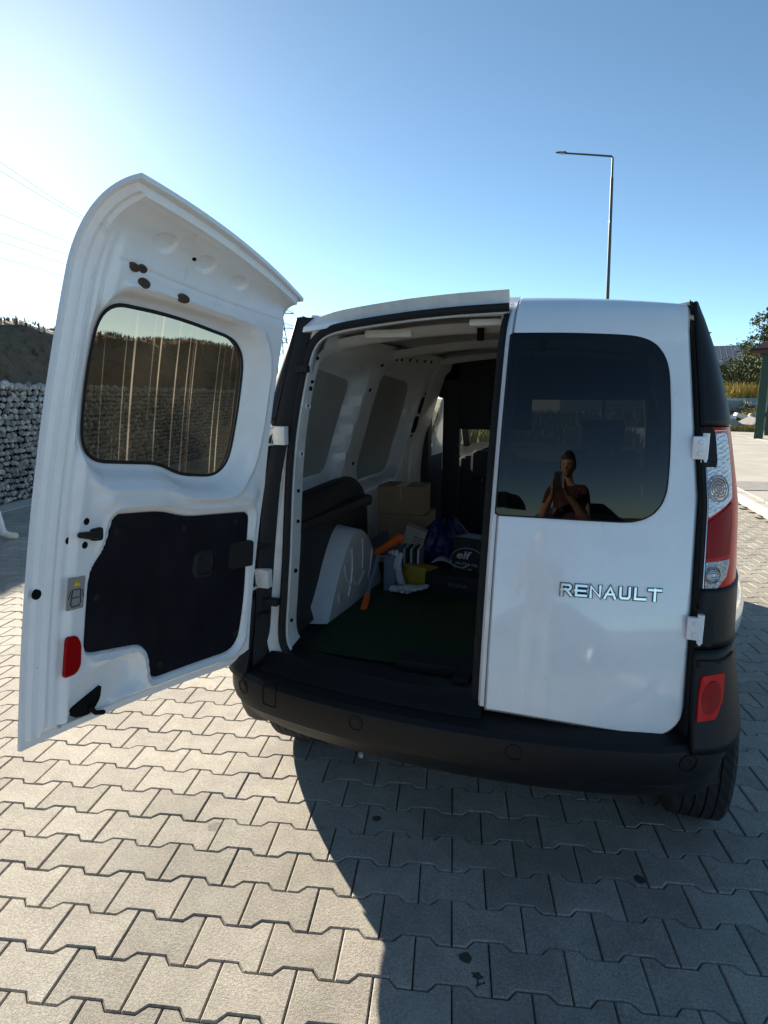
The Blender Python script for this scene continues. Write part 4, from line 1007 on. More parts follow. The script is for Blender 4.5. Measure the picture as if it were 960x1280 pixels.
root, loc = carton('printed_carton', (-.475, 1.13, .775), (.105, .075, .145), .22, m_card2, 'small pale printed carton tilted in front of the brown boxes', ry=.32, tape=False)
def face(a, b, o): return loc((a, -.0375-.0012-o, b))
pq = mk('print', join(text_vf('Aloe', .048, lambda a, b, o: face(-.045+a, -.055+b, .0), align='LEFT', bold=-.0005), box_ := ([face(-.005, .035, 0), face(.045, .035, 0), face(.045, .030, 0), face(-.005, .030, 0), face(-.005, .022, 0), face(.045, .022, 0), face(.045, .018, 0), face(-.005, .018, 0), face(.0, .010, 0), face(.04, .010, 0), face(.04, .006, 0), face(.0, .006, 0)], [(0, 1, 2, 3), (4, 5, 6, 7), (8, 9, 10, 11)])), M('grey_print', (.13, .12, .11), rough=.7), root, smooth=False)
# snow brush leaning on the boxes
br = empty('snow_brush', (-.50, .62, FZ)); tag(br, 'orange snow brush with long handle leaning beside the white wheel housing', 'brush')
hb, ht = Vector((-.515, .60, .640)), Vector((-.532, .79, .778))
mk('handle', tube([hb.lerp(ht, .0), hb.lerp(ht, 1.0)], .0085, 8), m_alu, br)
g0 = hb-(ht-hb).normalized()*.03
mk('grip', tube([g0-(ht-hb).normalized()*.045, g0-(ht-hb).normalized()*.035, g0+(ht-hb).normalized()*.03, hb+(ht-hb).normalized()*.02], [.010, .015, .014, .011], 10), m_org, br)
ha, hc = Vector((-.560, .83, .775)), Vector((-.425, .80, .870))
mk('brush_head', tube([ha, ha.lerp(hc, .08), ha.lerp(hc, .55), ha.lerp(hc, .7), ha.lerp(hc, .95), hc], [.010, .017, .017, .021, .020, .012], 10), m_org, br)
rb = random.Random(5); bl = []
dirb = Vector((-.045, .02, .045))
for k in range(110):
    p = ha.lerp(hc, rb.uniform(.04, .62))+Vector((rb.uniform(-.006, .006), rb.uniform(-.008, .008), 0)); bl.append(tube([p, p+dirb*rb.uniform(.9, 1.1)+Vector((rb.uniform(-.008, .008),)*3)], .0016, 3, cap=False))
mk('bristles', join(*bl), m_bris, br)
# grey panel behind the handle
pn = mk('grey_storage_tub', join(box((-.505, .93, .685), (.055, .22, .16), rz=.12, bev=.010), box((-.505, .93, .768), (.068, .235, .012), rz=.12, bev=.004)), M('grey_blue_plastic', (.13, .16, .20), rough=.5), None); tag(pn, 'narrow grey blue plastic tub standing behind the brush handle', 'tub')
# pair of white work gloves: one continuous hand each, fingers bent
def glove(name, c, rz, tilt, label, curl):
    bm = bmesh.new(); vs_ = []; 
    me = bpy.data.meshes.new(name)
    P = [(0, 0, 0), (0, .035, .004), (0, .075, .008)]; E = [(0, 1), (1, 2)]; Rr = [.026, .034, .030]
    for k, (dx, ln) in enumerate(((-.030, .060), (-.010, .072), (.012, .068), (.031, .052))):
        b0 = len(P); P += [(dx*.9, .085, .008), (dx*1.25, .085+ln*.5, .010+curl*.012), (dx*1.4, .085+ln*(1-.25*curl), .004+curl*.03)]; E += [(2, b0), (b0, b0+1), (b0+1, b0+2)]; Rr += [.013, .0115, .0095]
    b0 = len(P); P += [(.036, .045, .004), (.062, .070, .006)]; E += [(1, b0), (b0, b0+1)]; Rr += [.015, .011]
    P += [(0, -.045, .0)]; E += [(0, len(P)-1)]; Rr += [.030]
    me.from_pydata(P, E, []); o = bpy.data.objects.new(name, me); COL.objects.link(o)
    o.location = c; o.rotation_euler = (tilt, 0, rz)
    sk = o.modifiers.new('skin', 'SKIN'); 
    for i, r in enumerate(Rr): me.skin_vertices[0].data[i].radius = (r, r*.62)
    me.skin_vertices[0].data[0].use_root = True
    o.modifiers.new('sub', 'SUBSURF').levels = 2
    o.modifiers['sub'].render_levels = 2
    me.materials.append(m_glv); return tag(o, label, 'glove', 'white work gloves on the van floor')
glove('work_glove', (-.455, .86, FZ+.055), 2.6, 1.15, 'white knitted work glove standing upright against the tub in the load space', .9)
glove('work_glove', (-.44, .80, FZ+.025), -1.9, .10, 'white knitted work glove lying flat on the green floor mat', .4)
ybx, ylc = carton('yellow_box', (-.385, .955, .655), (.13, .10, .10), -.35, m_ylw, 'dull yellow cardboard box between the gloves and the black carton', rx=-.1, tape=False)
bk = empty('folder_pile', (-.50, 1.05, FZ)); tag(bk, 'row of thin striped folders standing behind the yellow box', 'folders')
for k in range(8): mk('folder', box((-.53+.017*k, 1.05, FZ+.085), (.010, .14, .16), rz=.1, bev=.001), (m_pap if k % 2 else m_blk), bk, smooth=False)
# crumpled blue bag
def bagf(u, v):
    a = 2*math.pi*u; t = v; r = .15*math.sin(math.pi*min(.97, .10+.86*t))**.6
    k = 1+.10*math.sin(5*a+3*t)+.06*math.sin(11*a-7*t)
    return (-.335+r*k*math.cos(a)*.85, 1.25+r*k*math.sin(a)*.9, FZ+.27*t+.012*math.sin(9*a+4*t)*t)
bg_ = mk('blue_plastic_bag', grid(bagf, 60, 26, closed=True), m_bag, None, ang=25); tag(bg_, 'crumpled dark blue plastic bag in the middle of the load space', 'bag')
pp = mk('paper_sheet', grid(lambda u, v: (-.345+.17*u+.03*v, .99+.10*v, FZ+.105+.018*math.sin(5*u+2*v)+.05*max(0, u-.7)), 14, 8), m_pap, None); tag(pp, 'crumpled pale paper sheet beside the black oil carton', 'paper')
so = pp.modifiers.new('t', 'SOLIDIFY'); so.thickness = .0012
oc, olc = carton('oil_carton', (-.115, 1.10, .715), (.25, .18, .22), -.20, m_blk, 'black motor oil carton with white oval lettering near the closed door', rx=-.10, tape=False)
def of(a, b, o=0): return olc((a, -.0915-.001, b))
ov = [of(-.045+.085*math.cos(2*math.pi*k/40), .005+.058*math.sin(2*math.pi*k/40)) for k in range(4, 38)]
m_wp = M('white_ink', (.62, .62, .62), rough=.6)
mk('print', join(text_vf('elf', .050, lambda a, b, o: of(-.105+a, .012+b), bold=.0012, sx=1.35, shear=.2), text_vf('MOTOR OIL', .017, lambda a, b, o: of(-.105+a, -.018+b), sx=1.2), text_vf('5W-40', .022, lambda a, b, o: of(-.09+a, -.045+b), sx=1.1), tube(ov, .0013, 4)), m_wp, oc, smooth=False)
dk, dlc = carton('dark_tool_case', (-.205, .93, .650), (.26, .13, .085), -.12, m_blk, 'low dark tool case with small grey lettering on the floor mat', tape=False)
mk('print', text_vf('SIGMA', .024, lambda a, b, o: dlc((-.02+a, -.0665, -.005+b)), sx=1.3), M('grey_ink', (.16, .16, .16), rough=.6), dk, smooth=False)
bk2 = mk('buckle_strap', join(box((-.09, 1.18, .885), (.05, .012, .014), rz=-.2, bev=.003), box((-.06, 1.19, .86), (.03, .02, .05), bev=.004)), m_chrome, None); tag(bk2, 'small shiny metal buckle above the black oil carton', 'buckle')
# ------------------------------------------------------------------ surroundings
def at(px, py, dist):
    """world point on the sight line of a photograph pixel at a given horizontal distance"""
    d = Vector(cr)*((px-480)/795.4)-Vector(cu)*((py-640)/795.4)-Vector(cb)
    return CAM+d*(dist/math.hypot(d.x, d.y))
G0 = Vector((-7.25, 4.45, 0)); GD = Vector((-.2293, .9734, 0)); GN = Vector((.9734, .2293, 0)); GH = 1.60
m_stone = M('gabion_stone', (.38, .37, .35), rough=.9, nscale=7, namt=.35, bump=.5, bscale=60)
N, L, b = nodes(m_stone)
oi = N.new('ShaderNodeObjectInfo'); ge = N.new('ShaderNodeNewGeometry'); ad = N.new('ShaderNodeMath'); L.new(oi.outputs['Random'], ad.inputs[0]); L.new(ge.outputs['Random Per Island'], ad.inputs[1])
fr_ = N.new('ShaderNodeMath'); fr_.operation = 'FRACT'; L.new(ad.outputs[0], fr_.inputs[0])
hs_ = N.new('ShaderNodeHueSaturation'); rg = N.new('ShaderNodeMapRange'); rg.inputs[3].default_value = .55; rg.inputs[4].default_value = 1.45; L.new(fr_.outputs[0], rg.inputs[0]); L.new(rg.outputs[0], hs_.inputs['Value'])
src = b.inputs['Base Color'].links[0].from_socket; L.new(src, hs_.inputs['Color']); L.new(hs_.outputs[0], b.inputs['Base Color'])
m_wire = M('galvanised_wire', (.30, .30, .30), rough=.5, metal=.6)
m_hill = M('bare_bank_soil', (.085, .062, .042), rough=1, nscale=2.6, namt=.3, bump=1, bscale=6, col2=(.15, .115, .07), dist=.12, detail=10)
m_dry = M('dry_grass', (.20, .155, .075), rough=1, nscale=.8, namt=.3)
m_grass = M('meadow_grass', (.085, .105, .03), rough=1, nscale=.5, namt=.35, col2=(.20, .17, .06))

def stone_mesh(seed):
    bm = bmesh.new(); bmesh.ops.create_icosphere(bm, subdivisions=1, radius=1); r = random.Random(seed)
    for v in bm.verts: v.co *= r.uniform(.72, 1.15)
    V = [v.co[:] for v in bm.verts]; bm.verts.index_update(); F = [[v.index for v in f.verts] for f in bm.faces]; bm.free()
    me = bpy.data.meshes.new('gabion_stone'); me.from_pydata(V, [], F); me.materials.append(m_stone); return me, V, F
gab = empty('gabion_wall', G0); tag(gab, 'grey stone filled gabion wall at the foot of the earth bank', 'wall')
smesh = [stone_mesh(k) for k in range(9)]
rs = random.Random(11); stones = []
for i in range(-35, 140):
    for j in range(20):
        s = i*.084+rs.uniform(-.020, .020)+(j % 2)*.042; z = .045+j*.0805+rs.uniform(-.016, .016)
        p = G0+GD*s-GN*(.06+rs.uniform(0, .035)); p.z = z
        sc = Vector((rs.uniform(.032, .046), rs.uniform(.038, .056), rs.uniform(.030, .052)))
        stones.append((abs(s-.45), p, sc, rs.uniform(0, 6.3), rs.uniform(0, 6.3), rs.randrange(9)))
stones.sort(key=lambda q: q[0])
def smat(q): return Matrix.Translation(q[1]) @ Matrix.Rotation(q[3], 4, 'Z') @ Matrix.Rotation(q[4], 4, 'X') @ Matrix.Diagonal((*q[2], 1))
for q in stones[:300]:
    o = bpy.data.objects.new('gabion_stone', smesh[q[5]][0]); COL.objects.link(o); o.parent = gab; o.matrix_parent_inverse = Matrix.Translation(-G0); o.matrix_basis = smat(q)
SV = []; SF = []
for q in stones[300:]:
    X_ = (np.array(smat(q)) @ np.c_[np.array(smesh[q[5]][1]), np.ones(12)].T).T[:, :3]; n = len(SV); SV.extend(map(tuple, X_)); SF.extend(tuple(i+n for i in f) for f in smesh[q[5]][2])
tag(mk('gabion_stone_fill', (SV, SF), m_stone, gab, smooth=False), kind='stuff')
V, F = box((0, 0, 0), (15.4, .40, 1.56)); mt = Matrix.Translation(G0+GD*4.4-GN*.30+Vector((0, 0, .79))) @ Matrix.Rotation(math.atan2(GD.y, GD.x), 4, 'Z')
mk('gabion_core', ([tuple(mt @ Vector(v)) for v in V], F), m_dark, gab, smooth=False)
wr = []
for k in range(18): wr.append(tube([G0+GD*-3+GN*.006+Vector((0, 0, .02+k*.094)), G0+GD*11.8+GN*.006+Vector((0, 0, .02+k*.094))], .0022, 3, cap=False))
for k in range(151): wr.append(tube([G0+GD*(-3+k*.098)+GN*.006+Vector((0, 0, .0)), G0+GD*(-3+k*.098)+GN*.006+Vector((0, 0, 1.62))], .0022, 3, cap=False))
mk('wire_cage', join(*wr), m_wire, gab, smooth=False)
tp = [];
for k in range(150):
    p = G0+GD*(-3+k*.098+rs.uniform(-.02, .02))-GN*rs.uniform(.05, .12)+Vector((0, 0, 1.60+rs.uniform(-.012, .02))); tp.append((p, rs.uniform(.045, .07)))
SV = []; SF = []
for p, r in tp:
    _, v_, f_ = smesh[rs.randrange(9)]; n = len(SV); SV += [tuple(p+Vector(x)*r) for x in v_]; SF += [tuple(i+n for i in f) for f in f_]
tag(mk('coping_stones', (SV, SF), m_stone, gab, smooth=False), kind='stuff')
ft = mk('wall_footing', ([tuple(G0+GD*s+GN*n+Vector((0, 0, z))) for s, n, z in ((-4, .0, .012), (12, .0, .012), (12, .34, .006), (-4, .34, .006), (-4, .34, -.05), (12, .34, -.05))], [(0, 1, 2, 3), (3, 2, 5, 4)]), m_kerb, None, smooth=False); tag(ft, kind='structure')

# earth bank behind the gabions
def crest(s): return float(np.interp(s, [-30, -8, 2, 5, 8, 12, 16, 19, 24, 40, 80], [2.5, 2.6, 2.66, 2.72, 2.82, 3.15, 3.0, 2.45, 1.9, 1.2, .6]))
rh = np.random.RandomState(4)
def hnoise(a, b): return .10*math.sin(1.7*a+2.1*b)+.06*math.sin(4.3*a-3.1*b)+.035*math.sin(9.1*a+7.7*b)+.02*math.sin(19*a-15*b)
def bank(u, v):
    s = -30+110*u; n = .40+60*v**2.6
    c = crest(s); base = min(1.5, c-.2)
    t = min(1, (n-.40)/1.15)
    h = base+(c-base)*(1-(1-t)**1.7)+(hnoise(s, n)*.45*min(1, t*2) if n < 30 else 0)
    if n > 6: h -= (n-6)*.012
    if s > 12: h -= 0
    return tuple(G0+GD*s-GN*n+Vector((0, 0, h)))
hill = mk('hill', grid(bank, 330, 60), m_hill, None, ang=70); tag(hill, kind='structure')
def blades(name, spots, hgt, wid, mat, n=5, lean=.5, seed=1, label=None, cat=None, kind='stuff'):
    r = random.Random(seed); V = []; F = []
    for p in spots:
        p = Vector(p)
        for k in range(n):
            a = r.uniform(0, 6.28); h = hgt*r.uniform(.55, 1.2); w = wid*r.uniform(.7, 1.3); le = lean*h*r.uniform(.2, 1)
            d = Vector((math.cos(a), math.sin(a), 0)); e = Vector((-d.y, d.x, 0)); q = p+d*r.uniform(0, hgt*.25)
            n0 = len(V); V += [tuple(q-e*w), tuple(q+e*w), tuple(q+d*le*.35+e*w*.8+Vector((0, 0, h*.6))), tuple(q+d*le*.35-e*w*.8+Vector((0, 0, h*.6))), tuple(q+d*le+Vector((0, 0, h)))]
            F += [(n0, n0+1, n0+2, n0+3), (n0+3, n0+2, n0+4)]
    o = mk(name, (V, F), mat, None, smooth=False); return tag(o, label, cat, kind=kind)
sp = []
for k in range(2600):
    s = rs.uniform(-6, 22); nn = .45+1.9*rs.random()**.7; u = (s+30)/110; v = ((nn-.40)/60)**(1/2.6); p = bank(u, v); sp.append(p)
blades('bank_grass', sp, .09, .006, M('withered_stalks', (.105, .08, .05), rough=1, nscale=3, namt=.4), n=5, lean=.9, seed=2, label='withered stalks covering the earth bank above the gabion wall', cat='grass')
sp2 = []
for k in range(2200):
    s = rs.uniform(-6, 30); nn = 1.35+1.6*rs.random(); u = (s+30)/110; v = ((nn-.40)/60)**(1/2.6); sp2.append(bank(u, v))
blades('crest_grass', sp2, .035, .006, m_dry, n=5, lean=.8, seed=3, label='dry pale grass along the crest of the bank', cat='grass')
# meadow ahead of the yard (seen through the cab windows)
sp3 = []
for k in range(5200):
    d = 21+45*rs.random()**1.4; a = rad(rs.uniform(-40, 13)); sp3.append((CAM.x+d*math.sin(a), CAM.y+d*math.cos(a), -.06))
sp3 = [p for p in sp3 if not (p[0] > kerb_x(p[1]) and p[1] < 31.4)]
blades('meadow_grass', sp3, .55, .022, m_grass, n=5, lean=.5, seed=4, label='tall meadow grass beyond the paved yard', cat='grass')

# street lamp
m_pole = M('dark_green_grey_pole', (.055, .075, .07), rough=.45, metal=.3, nscale=3, namt=.15)
lt = at(766, 197, 33.1); lb = at(759.6, 366, 33.1); dz = (lt-lb)/(lt.z-lb.z); lbase = lb-dz*lb.z
lampp = empty('street_lamp', lbase); tag(lampp, 'tall slim street lamp with one arm rising behind the van', 'street lamp')
mk('pole', tube([lbase, lbase.lerp(lt, .45), lbase.lerp(lt, .93), lbase.lerp(lt, .931), lt], [.11, .082, .066, .05, .045], 12), m_pole, lampp)
la = at(706, 191.5, 32.4)
mk('arm', tube([lt-Vector((0, 0, .02)), lt+Vector((-.06, 0, .06)), lt.lerp(la, .5)+Vector((0, 0, .03)), la], [.045, .042, .040, .036], 8), m_pole, lampp)
hd_ = (la-lt).normalized(); hs2 = Vector((-hd_.y, hd_.x, 0)).normalized()
def headf(u, v):
    a = 2*math.pi*u; t = v; w = .13*math.sin(math.pi*min(1, .06+.94*t))**.55; p = la+hd_*(-.16+.60*t)
    return tuple(p+hs2*w*math.cos(a)+Vector((0, 0, .045*math.sin(a)*(1 if math.sin(a) > 0 else .55)*math.sin(math.pi*min(1, .1+.9*t))**.5)))
lh = mk('lamp_head', grid(headf, 20, 12, closed=True), m_pole, lampp)
mk('light_sensor', box(tuple(la+hd_*.0+Vector((0, 0, .055))), (.10, .10, .045), bev=.015), m_pole, lh)
mk('lamp_glass', patch([(.06+.16*math.cos(2*math.pi*k/16)+.06, .085*math.sin(2*math.pi*k/16)) for k in range(16)], lambda a, b, o: tuple(la+hd_*a+hs2*b+Vector((0, 0, -.030-o))), .0, -.01, rings=2), M('frosted_glass', (.6, .6, .58), rough=.3), lh)

# power line pylon and its wires
pyb = at(352, 497, 150); pyb.z = 0; ph = at(352, 380, 150).z
pyl = empty('lattice_pylon', pyb); tag(pyl, 'distant lattice power pylon between the open door and the van', 'pylon')
def lerp3(a, b, t): return tuple(Vector(a).lerp(Vector(b), t))
leg = []
for sx_, sy_ in ((1, 1), (1, -1), (-1, 1), (-1, -1)):
    leg.append(((pyb.x+2.6*sx_, pyb.y+2.6*sy_, 0), (pyb.x+.35*sx_, pyb.y+.35*sy_, ph-1.5)))
for a, b_ in leg: mk('leg', tube([a, b_], .11, 5), m_pole, pyl, smooth=False)
brc = []
for i, j in ((0, 1), (1, 3), (3, 2), (2, 0)):
    for k in range(9):
        t0, t1 = k/9, (k+1)/9; brc += [tube([lerp3(*leg[i], t0), lerp3(*leg[j], t1)], .06, 4), tube([lerp3(*leg[j], t0), lerp3(*leg[i], t1)], .06, 4)]
mk('bracing', join(*brc), m_pole, pyl, smooth=False)
mk('peak', tube([(pyb.x, pyb.y, ph-1.5), (pyb.x, pyb.y, ph+2)], .10, 5), m_pole, pyl, smooth=False)
adir = Vector((.9, .43, 0)); arms = []
for k, (z, w) in enumerate(((ph-2, 3.2), (ph-5.2, 4.4), (ph-8.4, 3.4))):
    mk('cross_arm', join(tube([tuple(pyb+adir*-w+Vector((0, 0, z))), tuple(pyb+adir*w+Vector((0, 0, z)))], .10, 4), tube([tuple(pyb+adir*-w+Vector((0, 0, z))), tuple(pyb+Vector((0, 0, z+1.4))), tuple(pyb+adir*w+Vector((0, 0, z)))], .07, 4)), m_pole, pyl, smooth=False)
    arms += [pyb+adir*-w+Vector((0, 0, z-.5)), pyb+adir*w+Vector((0, 0, z-.5))]
for k, (ae, yl, yr_) in enumerate(zip(arms, (203, 214, 268, 291, 301, 322), (262, 268, 300, 318, 329, 346))):
    p1 = at(0, yl, 62); p2 = at(82, yr_, 82); far_ = p1+(p1-p2)*1.1
    pts = []
    ctrl = [far_, p1, p2, ae]; P4 = np.array([tuple(c) for c in ctrl]); dd = np.r_[0, np.cumsum(np.linalg.norm(np.diff(P4, axis=0), axis=1))]
    ss = np.linspace(0, dd[-1], 40); Q = np.stack([np.interp(ss, dd, P4[:, i]) for i in range(3)], 1)
    for _ in range(40): Q[1:-1] = .25*Q[:-2]+.5*Q[1:-1]+.25*Q[2:]
    pc = mk('power_cable', tube([tuple(q) for q in Q], .020, 4), m_pole, None, smooth=False)
    tag(pc, ['uppermost power cable at the upper left', 'second power cable from the top at the upper left', 'third power cable from the top at the upper left', 'fourth power cable from the top at the upper left', 'second lowest power cable at the upper left', 'lowest power cable above the bank at the left'][k], 'cable', 'power cables crossing the sky')

# ------------------------------------------------------------------ right background
m_leaf = [M('leaf_dark', (.055, .068, .022), rough=.8, nscale=.8, namt=.4), M('leaf_mid', (.105, .115, .035), rough=.8, nscale=.8, namt=.4), M('leaf_olive', (.18, .16, .055), rough=.8, nscale=.8, namt=.3)]
for m_ in m_leaf:
    nodes(m_)[2].inputs['Transmission Weight'].default_value = 0
m_bark = M('bark', (.07, .055, .04), rough=1, nscale=12, namt=.3)
def foliage(c, rad3, n, size, seed, clumps=40):
    r = random.Random(seed); V = []; F = []; idx = []
    cl = []
    for k in range(clumps):
        while True:
            p = Vector((r.uniform(-1, 1), r.uniform(-1, 1), r.uniform(-1, 1)))
            if .15 < p.length < 1: break
        cl.append((Vector((p.x*rad3[0], p.y*rad3[1], p.z*rad3[2])), r.uniform(.16, .34)*min(rad3), r.choice((0, 0, 1, 1, 1, 2))))
    for k in range(n):
        cp, cr_, ci = r.choice(cl)
        g = Vector((r.gauss(0, 1), r.gauss(0, 1), r.gauss(0, .8)))*cr_*.6
        p = Vector(c)+cp+g; s = size*r.uniform(.6, 1.3)
        a = Vector((r.uniform(-1, 1), r.uniform(-1, 1), r.uniform(-1, 1))).normalized(); b_ = a.cross(Vector((r.uniform(-1, 1), r.uniform(-1, 1), r.uniform(-1, 1)))).normalized()
        n0 = len(V); V += [tuple(p-a*s), tuple(p+b_*s*.5), tuple(p+a*s), tuple(p-b_*s*.5)]; F.append((n0, n0+1, n0+2, n0+3)); idx.append(ci if r.random() < .75 else r.randrange(3))
    return V, F, idx, cl
def tree(name, base, trunk_h, crown_c, rad3, n, size, seed, label, cat='tree', group=None, clumps=40):
    root = empty(name, base); tag(root, label, cat, group); r = random.Random(seed+90)
    V, F, idx, cl = foliage(crown_c, rad3, n, size, seed, clumps)
    tr = [tube([tuple(base), tuple(Vector(base).lerp(Vector(crown_c), .5)+Vector((r.uniform(-.1, .1), 0, 0))), tuple(crown_c)], [max(.05, .045*rad3[2]), .035*rad3[2], .015*rad3[2]], 8)]
    for cp, _, _ in cl[::3]:
        st0 = Vector(base).lerp(Vector(crown_c), r.uniform(.45, .95)); tr.append(tube([tuple(st0), tuple(st0.lerp(Vector(crown_c)+cp, .55)+Vector((0, 0, .05*rad3[2]))), tuple(Vector(crown_c)+cp)], [.016*rad3[2], .010*rad3[2], .004*rad3[2]], 5))
    mk('trunk', join(*tr), m_bark, root)
    mk('crown', (V, F), m_leaf, root, smooth=False, idx=idx)
    return root
def gpt(px, dist, z=0): p = at(px, 500, dist); p.z = z; return p
def zat(py, px, dist): return at(px, py, dist).z
# tall poplar-like tree beside the shelter
tb = gpt(955, 62); tree('broadleaf_tree', tb, 2, (tb.x, tb.y, 5.4), (1.8, 1.8, 3.9), 4200, .13, 21, 'tall loose olive tree rising behind the green shelter', clumps=60)
tb = gpt(938, 66); tree('broadleaf_tree', tb, 2, (tb.x, tb.y, 4.2), (1.3, 1.3, 2.4), 2600, .14, 22, 'smaller rounded tree beside the grey roof', clumps=40)
tb = gpt(922, 105); tree('broadleaf_tree', tb, 2, (tb.x, tb.y, 6.6), (2.4, 2.4, 3.0), 1800, .22, 23, 'far tree top peeping over the grey roof ridge', clumps=30)
for px, d, h, w, sd, lb_ in ((902, 52, 3.9, 1.6, 31, 'round green bush nearest to the van corner'), (919, 54, 4.5, 1.7, 32, 'taller green bush in front of the cream house'), (938, 53, 4.9, 1.8, 33, 'dark bush right below the tall tree'), (955, 51, 4.4, 1.6, 34, 'dark bush half hidden by the green post')):
    b_ = gpt(px, d); tree('bush', b_, .5, (b_.x, b_.y, h*.52), (w, w, h*.5), 2600, .11, sd, lb_, 'bush', 'bushes below the house', clumps=34)
# grey roofed building and cream house
def house(name, px0, px1, d, eave_py, ridge_py, depth, wall_m, roof_m, label, over=.3):
    a, c = gpt(px0, d), gpt(px1, d); ez = zat(eave_py, px1, d); rz_ = zat(ridge_py, px1, d+depth/2)
    X0 = a; ex = (c-a); w = ex.length; ex.normalize(); ey = Vector((-ex.y, ex.x, 0))
    def q(x, y, z): return tuple(X0+ex*x+ey*y+Vector((0, 0, z)))
    root = empty(name, a); tag(root, label, 'house')
    mk('wall', ([q(0, 0, -.1), q(w, 0, -.1), q(w, depth, -.1), q(0, depth, -.1), q(0, 0, ez), q(w, 0, ez), q(w, depth, ez), q(0, depth, ez), q(0, depth/2, rz_-.1), q(w, depth/2, rz_-.1)], [(0, 1, 5, 4), (2, 3, 7, 6), (1, 2, 6, 9, 5), (3, 0, 4, 8, 7)]), wall_m, root, smooth=False)
    k = (rz_-ez)/(depth/2)
    rv_ = [q(-over, -over, ez-over*k), q(w+over, -over, ez-over*k), q(w+over, depth/2, rz_), q(-over, depth/2, rz_), q(w+over, depth+over, ez-over*k), q(-over, depth+over, ez-over*k)]
    ro = mk('roof', (rv_, [(0, 1, 2, 3), (3, 2, 4, 5)]), roof_m, root, smooth=False); so = ro.modifiers.new('t', 'SOLIDIFY'); so.thickness = .12
    nrib = int(w/.6)
    rb_ = [tube([lerp3(rv_[0], rv_[1], i/nrib), lerp3(rv_[3], rv_[2], i/nrib)], .012, 4) for i in range(nrib+1)]
    mk('roof_seam', join(*rb_), roof_m, ro, smooth=False)
    for i in range(int(w/3.2)):
        wx_ = 1.2+i*3.2
        if wx_+1.2 > w: break
        zz = ez-1.6
        wi = mk('window', ([q(wx_, -.03, zz), q(wx_+1.1, -.03, zz), q(wx_+1.1, -.03, zz+1.1), q(wx_, -.03, zz+1.1)], [(0, 1, 2, 3)]), m_dark, root, smooth=False)
    return root
m_groof = M('blue_grey_sheet_roof', (.115, .135, .165), rough=.5, nscale=2, namt=.12); m_cream = M('cream_render', (.62, .56, .42), rough=.9, nscale=3, namt=.1)
m_broof = M('brown_tile_roof', (.11, .055, .045), rough=.8, nscale=6, namt=.25)
house('warehouse', 700, 934, 84, 455, 431.5, 12, m_cream, m_groof, 'long building with blue grey sheet metal roof behind the bushes')
house('cream_house', 921, 934, 60, 449, 443, 5, m_cream, m_groof, 'small cream walled house glimpsed between the bushes')
mp_ = gpt(930.5, 70); ms = mk('white_mast', tube([tuple(mp_), (mp_.x, mp_.y, zat(429, 930.5, 70))], .06, 6), m_wht); tag(ms, 'thin white mast in front of the grey roof', 'mast')
# reeds
sp4 = [tuple(gpt(rs.uniform(896, 985), rs.uniform(45, 49))) for k in range(520)]
m_reed = M('yellow_reed', (.30, .225, .05), rough=1, nscale=.9, namt=.35)
blades('reeds', [(x, y, .3) for x, y, z in sp4], 2.0, .035, m_reed, n=6, lean=.28, seed=6, label='yellow reeds growing behind the pale containers', cat='reeds')
# pale containers / concrete blocks
m_cont = M('pale_painted_steel', (.48, .50, .52), rough=.6, nscale=2, namt=.12); m_cont2 = M('blue_grey_container', (.24, .30, .34), rough=.6, nscale=2, namt=.15)
def container(px, d, w, z0, h, mat, label, ribs=9):
    c = gpt(px, d); root = empty('site_container', (c.x, c.y, z0)); tag(root, label, 'container', 'containers beyond the road')
    mk('shell', box((c.x, c.y, z0+h/2), (w, 1.6, h), rz=-.12, bev=.03), mat, root, smooth=False)
    mk('rib', join(*[box((c.x-w/2+.1+(w-.2)*i/ribs, c.y-.82+.12*(w/2-.1-(w-.2)*i/ribs)*1.0, z0+h/2), (.05, .06, h*.86), rz=-.12) for i in range(ribs+1)]), mat, root, smooth=False)
    mk('roof_frame', box((c.x, c.y, z0+h+.03), (w+.06, 1.66, .07), rz=-.12, bev=.01), m_cont2, root, smooth=False)
container(912, 41, 1.25, .05, 1.32, m_cont2, 'small blue grey container nearest to the van')
container(930, 43.5, 1.9, .85, .62, m_cont, 'long pale container beside the blue grey one')
container(952, 43, 1.7, .80, .58, m_cont, 'pale container half hidden by the green post')
for px, d, h, w, sd, lb_ in ((932, 39.5, 1.35, .75, 41, 'dark scrub in front of the long pale container'), (944, 38.5, 1.0, .55, 42, 'low brown green scrub beside the rubble')):
    b_ = gpt(px, d); tree('scrub', b_, .3, (b_.x, b_.y, h*.5), (w, w, h*.5), 1300, .07, sd, lb_, 'bush', clumps=22)
blades('yellow_grass', [tuple(gpt(rs.uniform(934, 952), rs.uniform(36.5, 38))) for k in range(90)], .85, .018, m_reed, n=6, lean=.4, seed=8, label='yellow grass tufts behind the rubble heap', cat='grass')
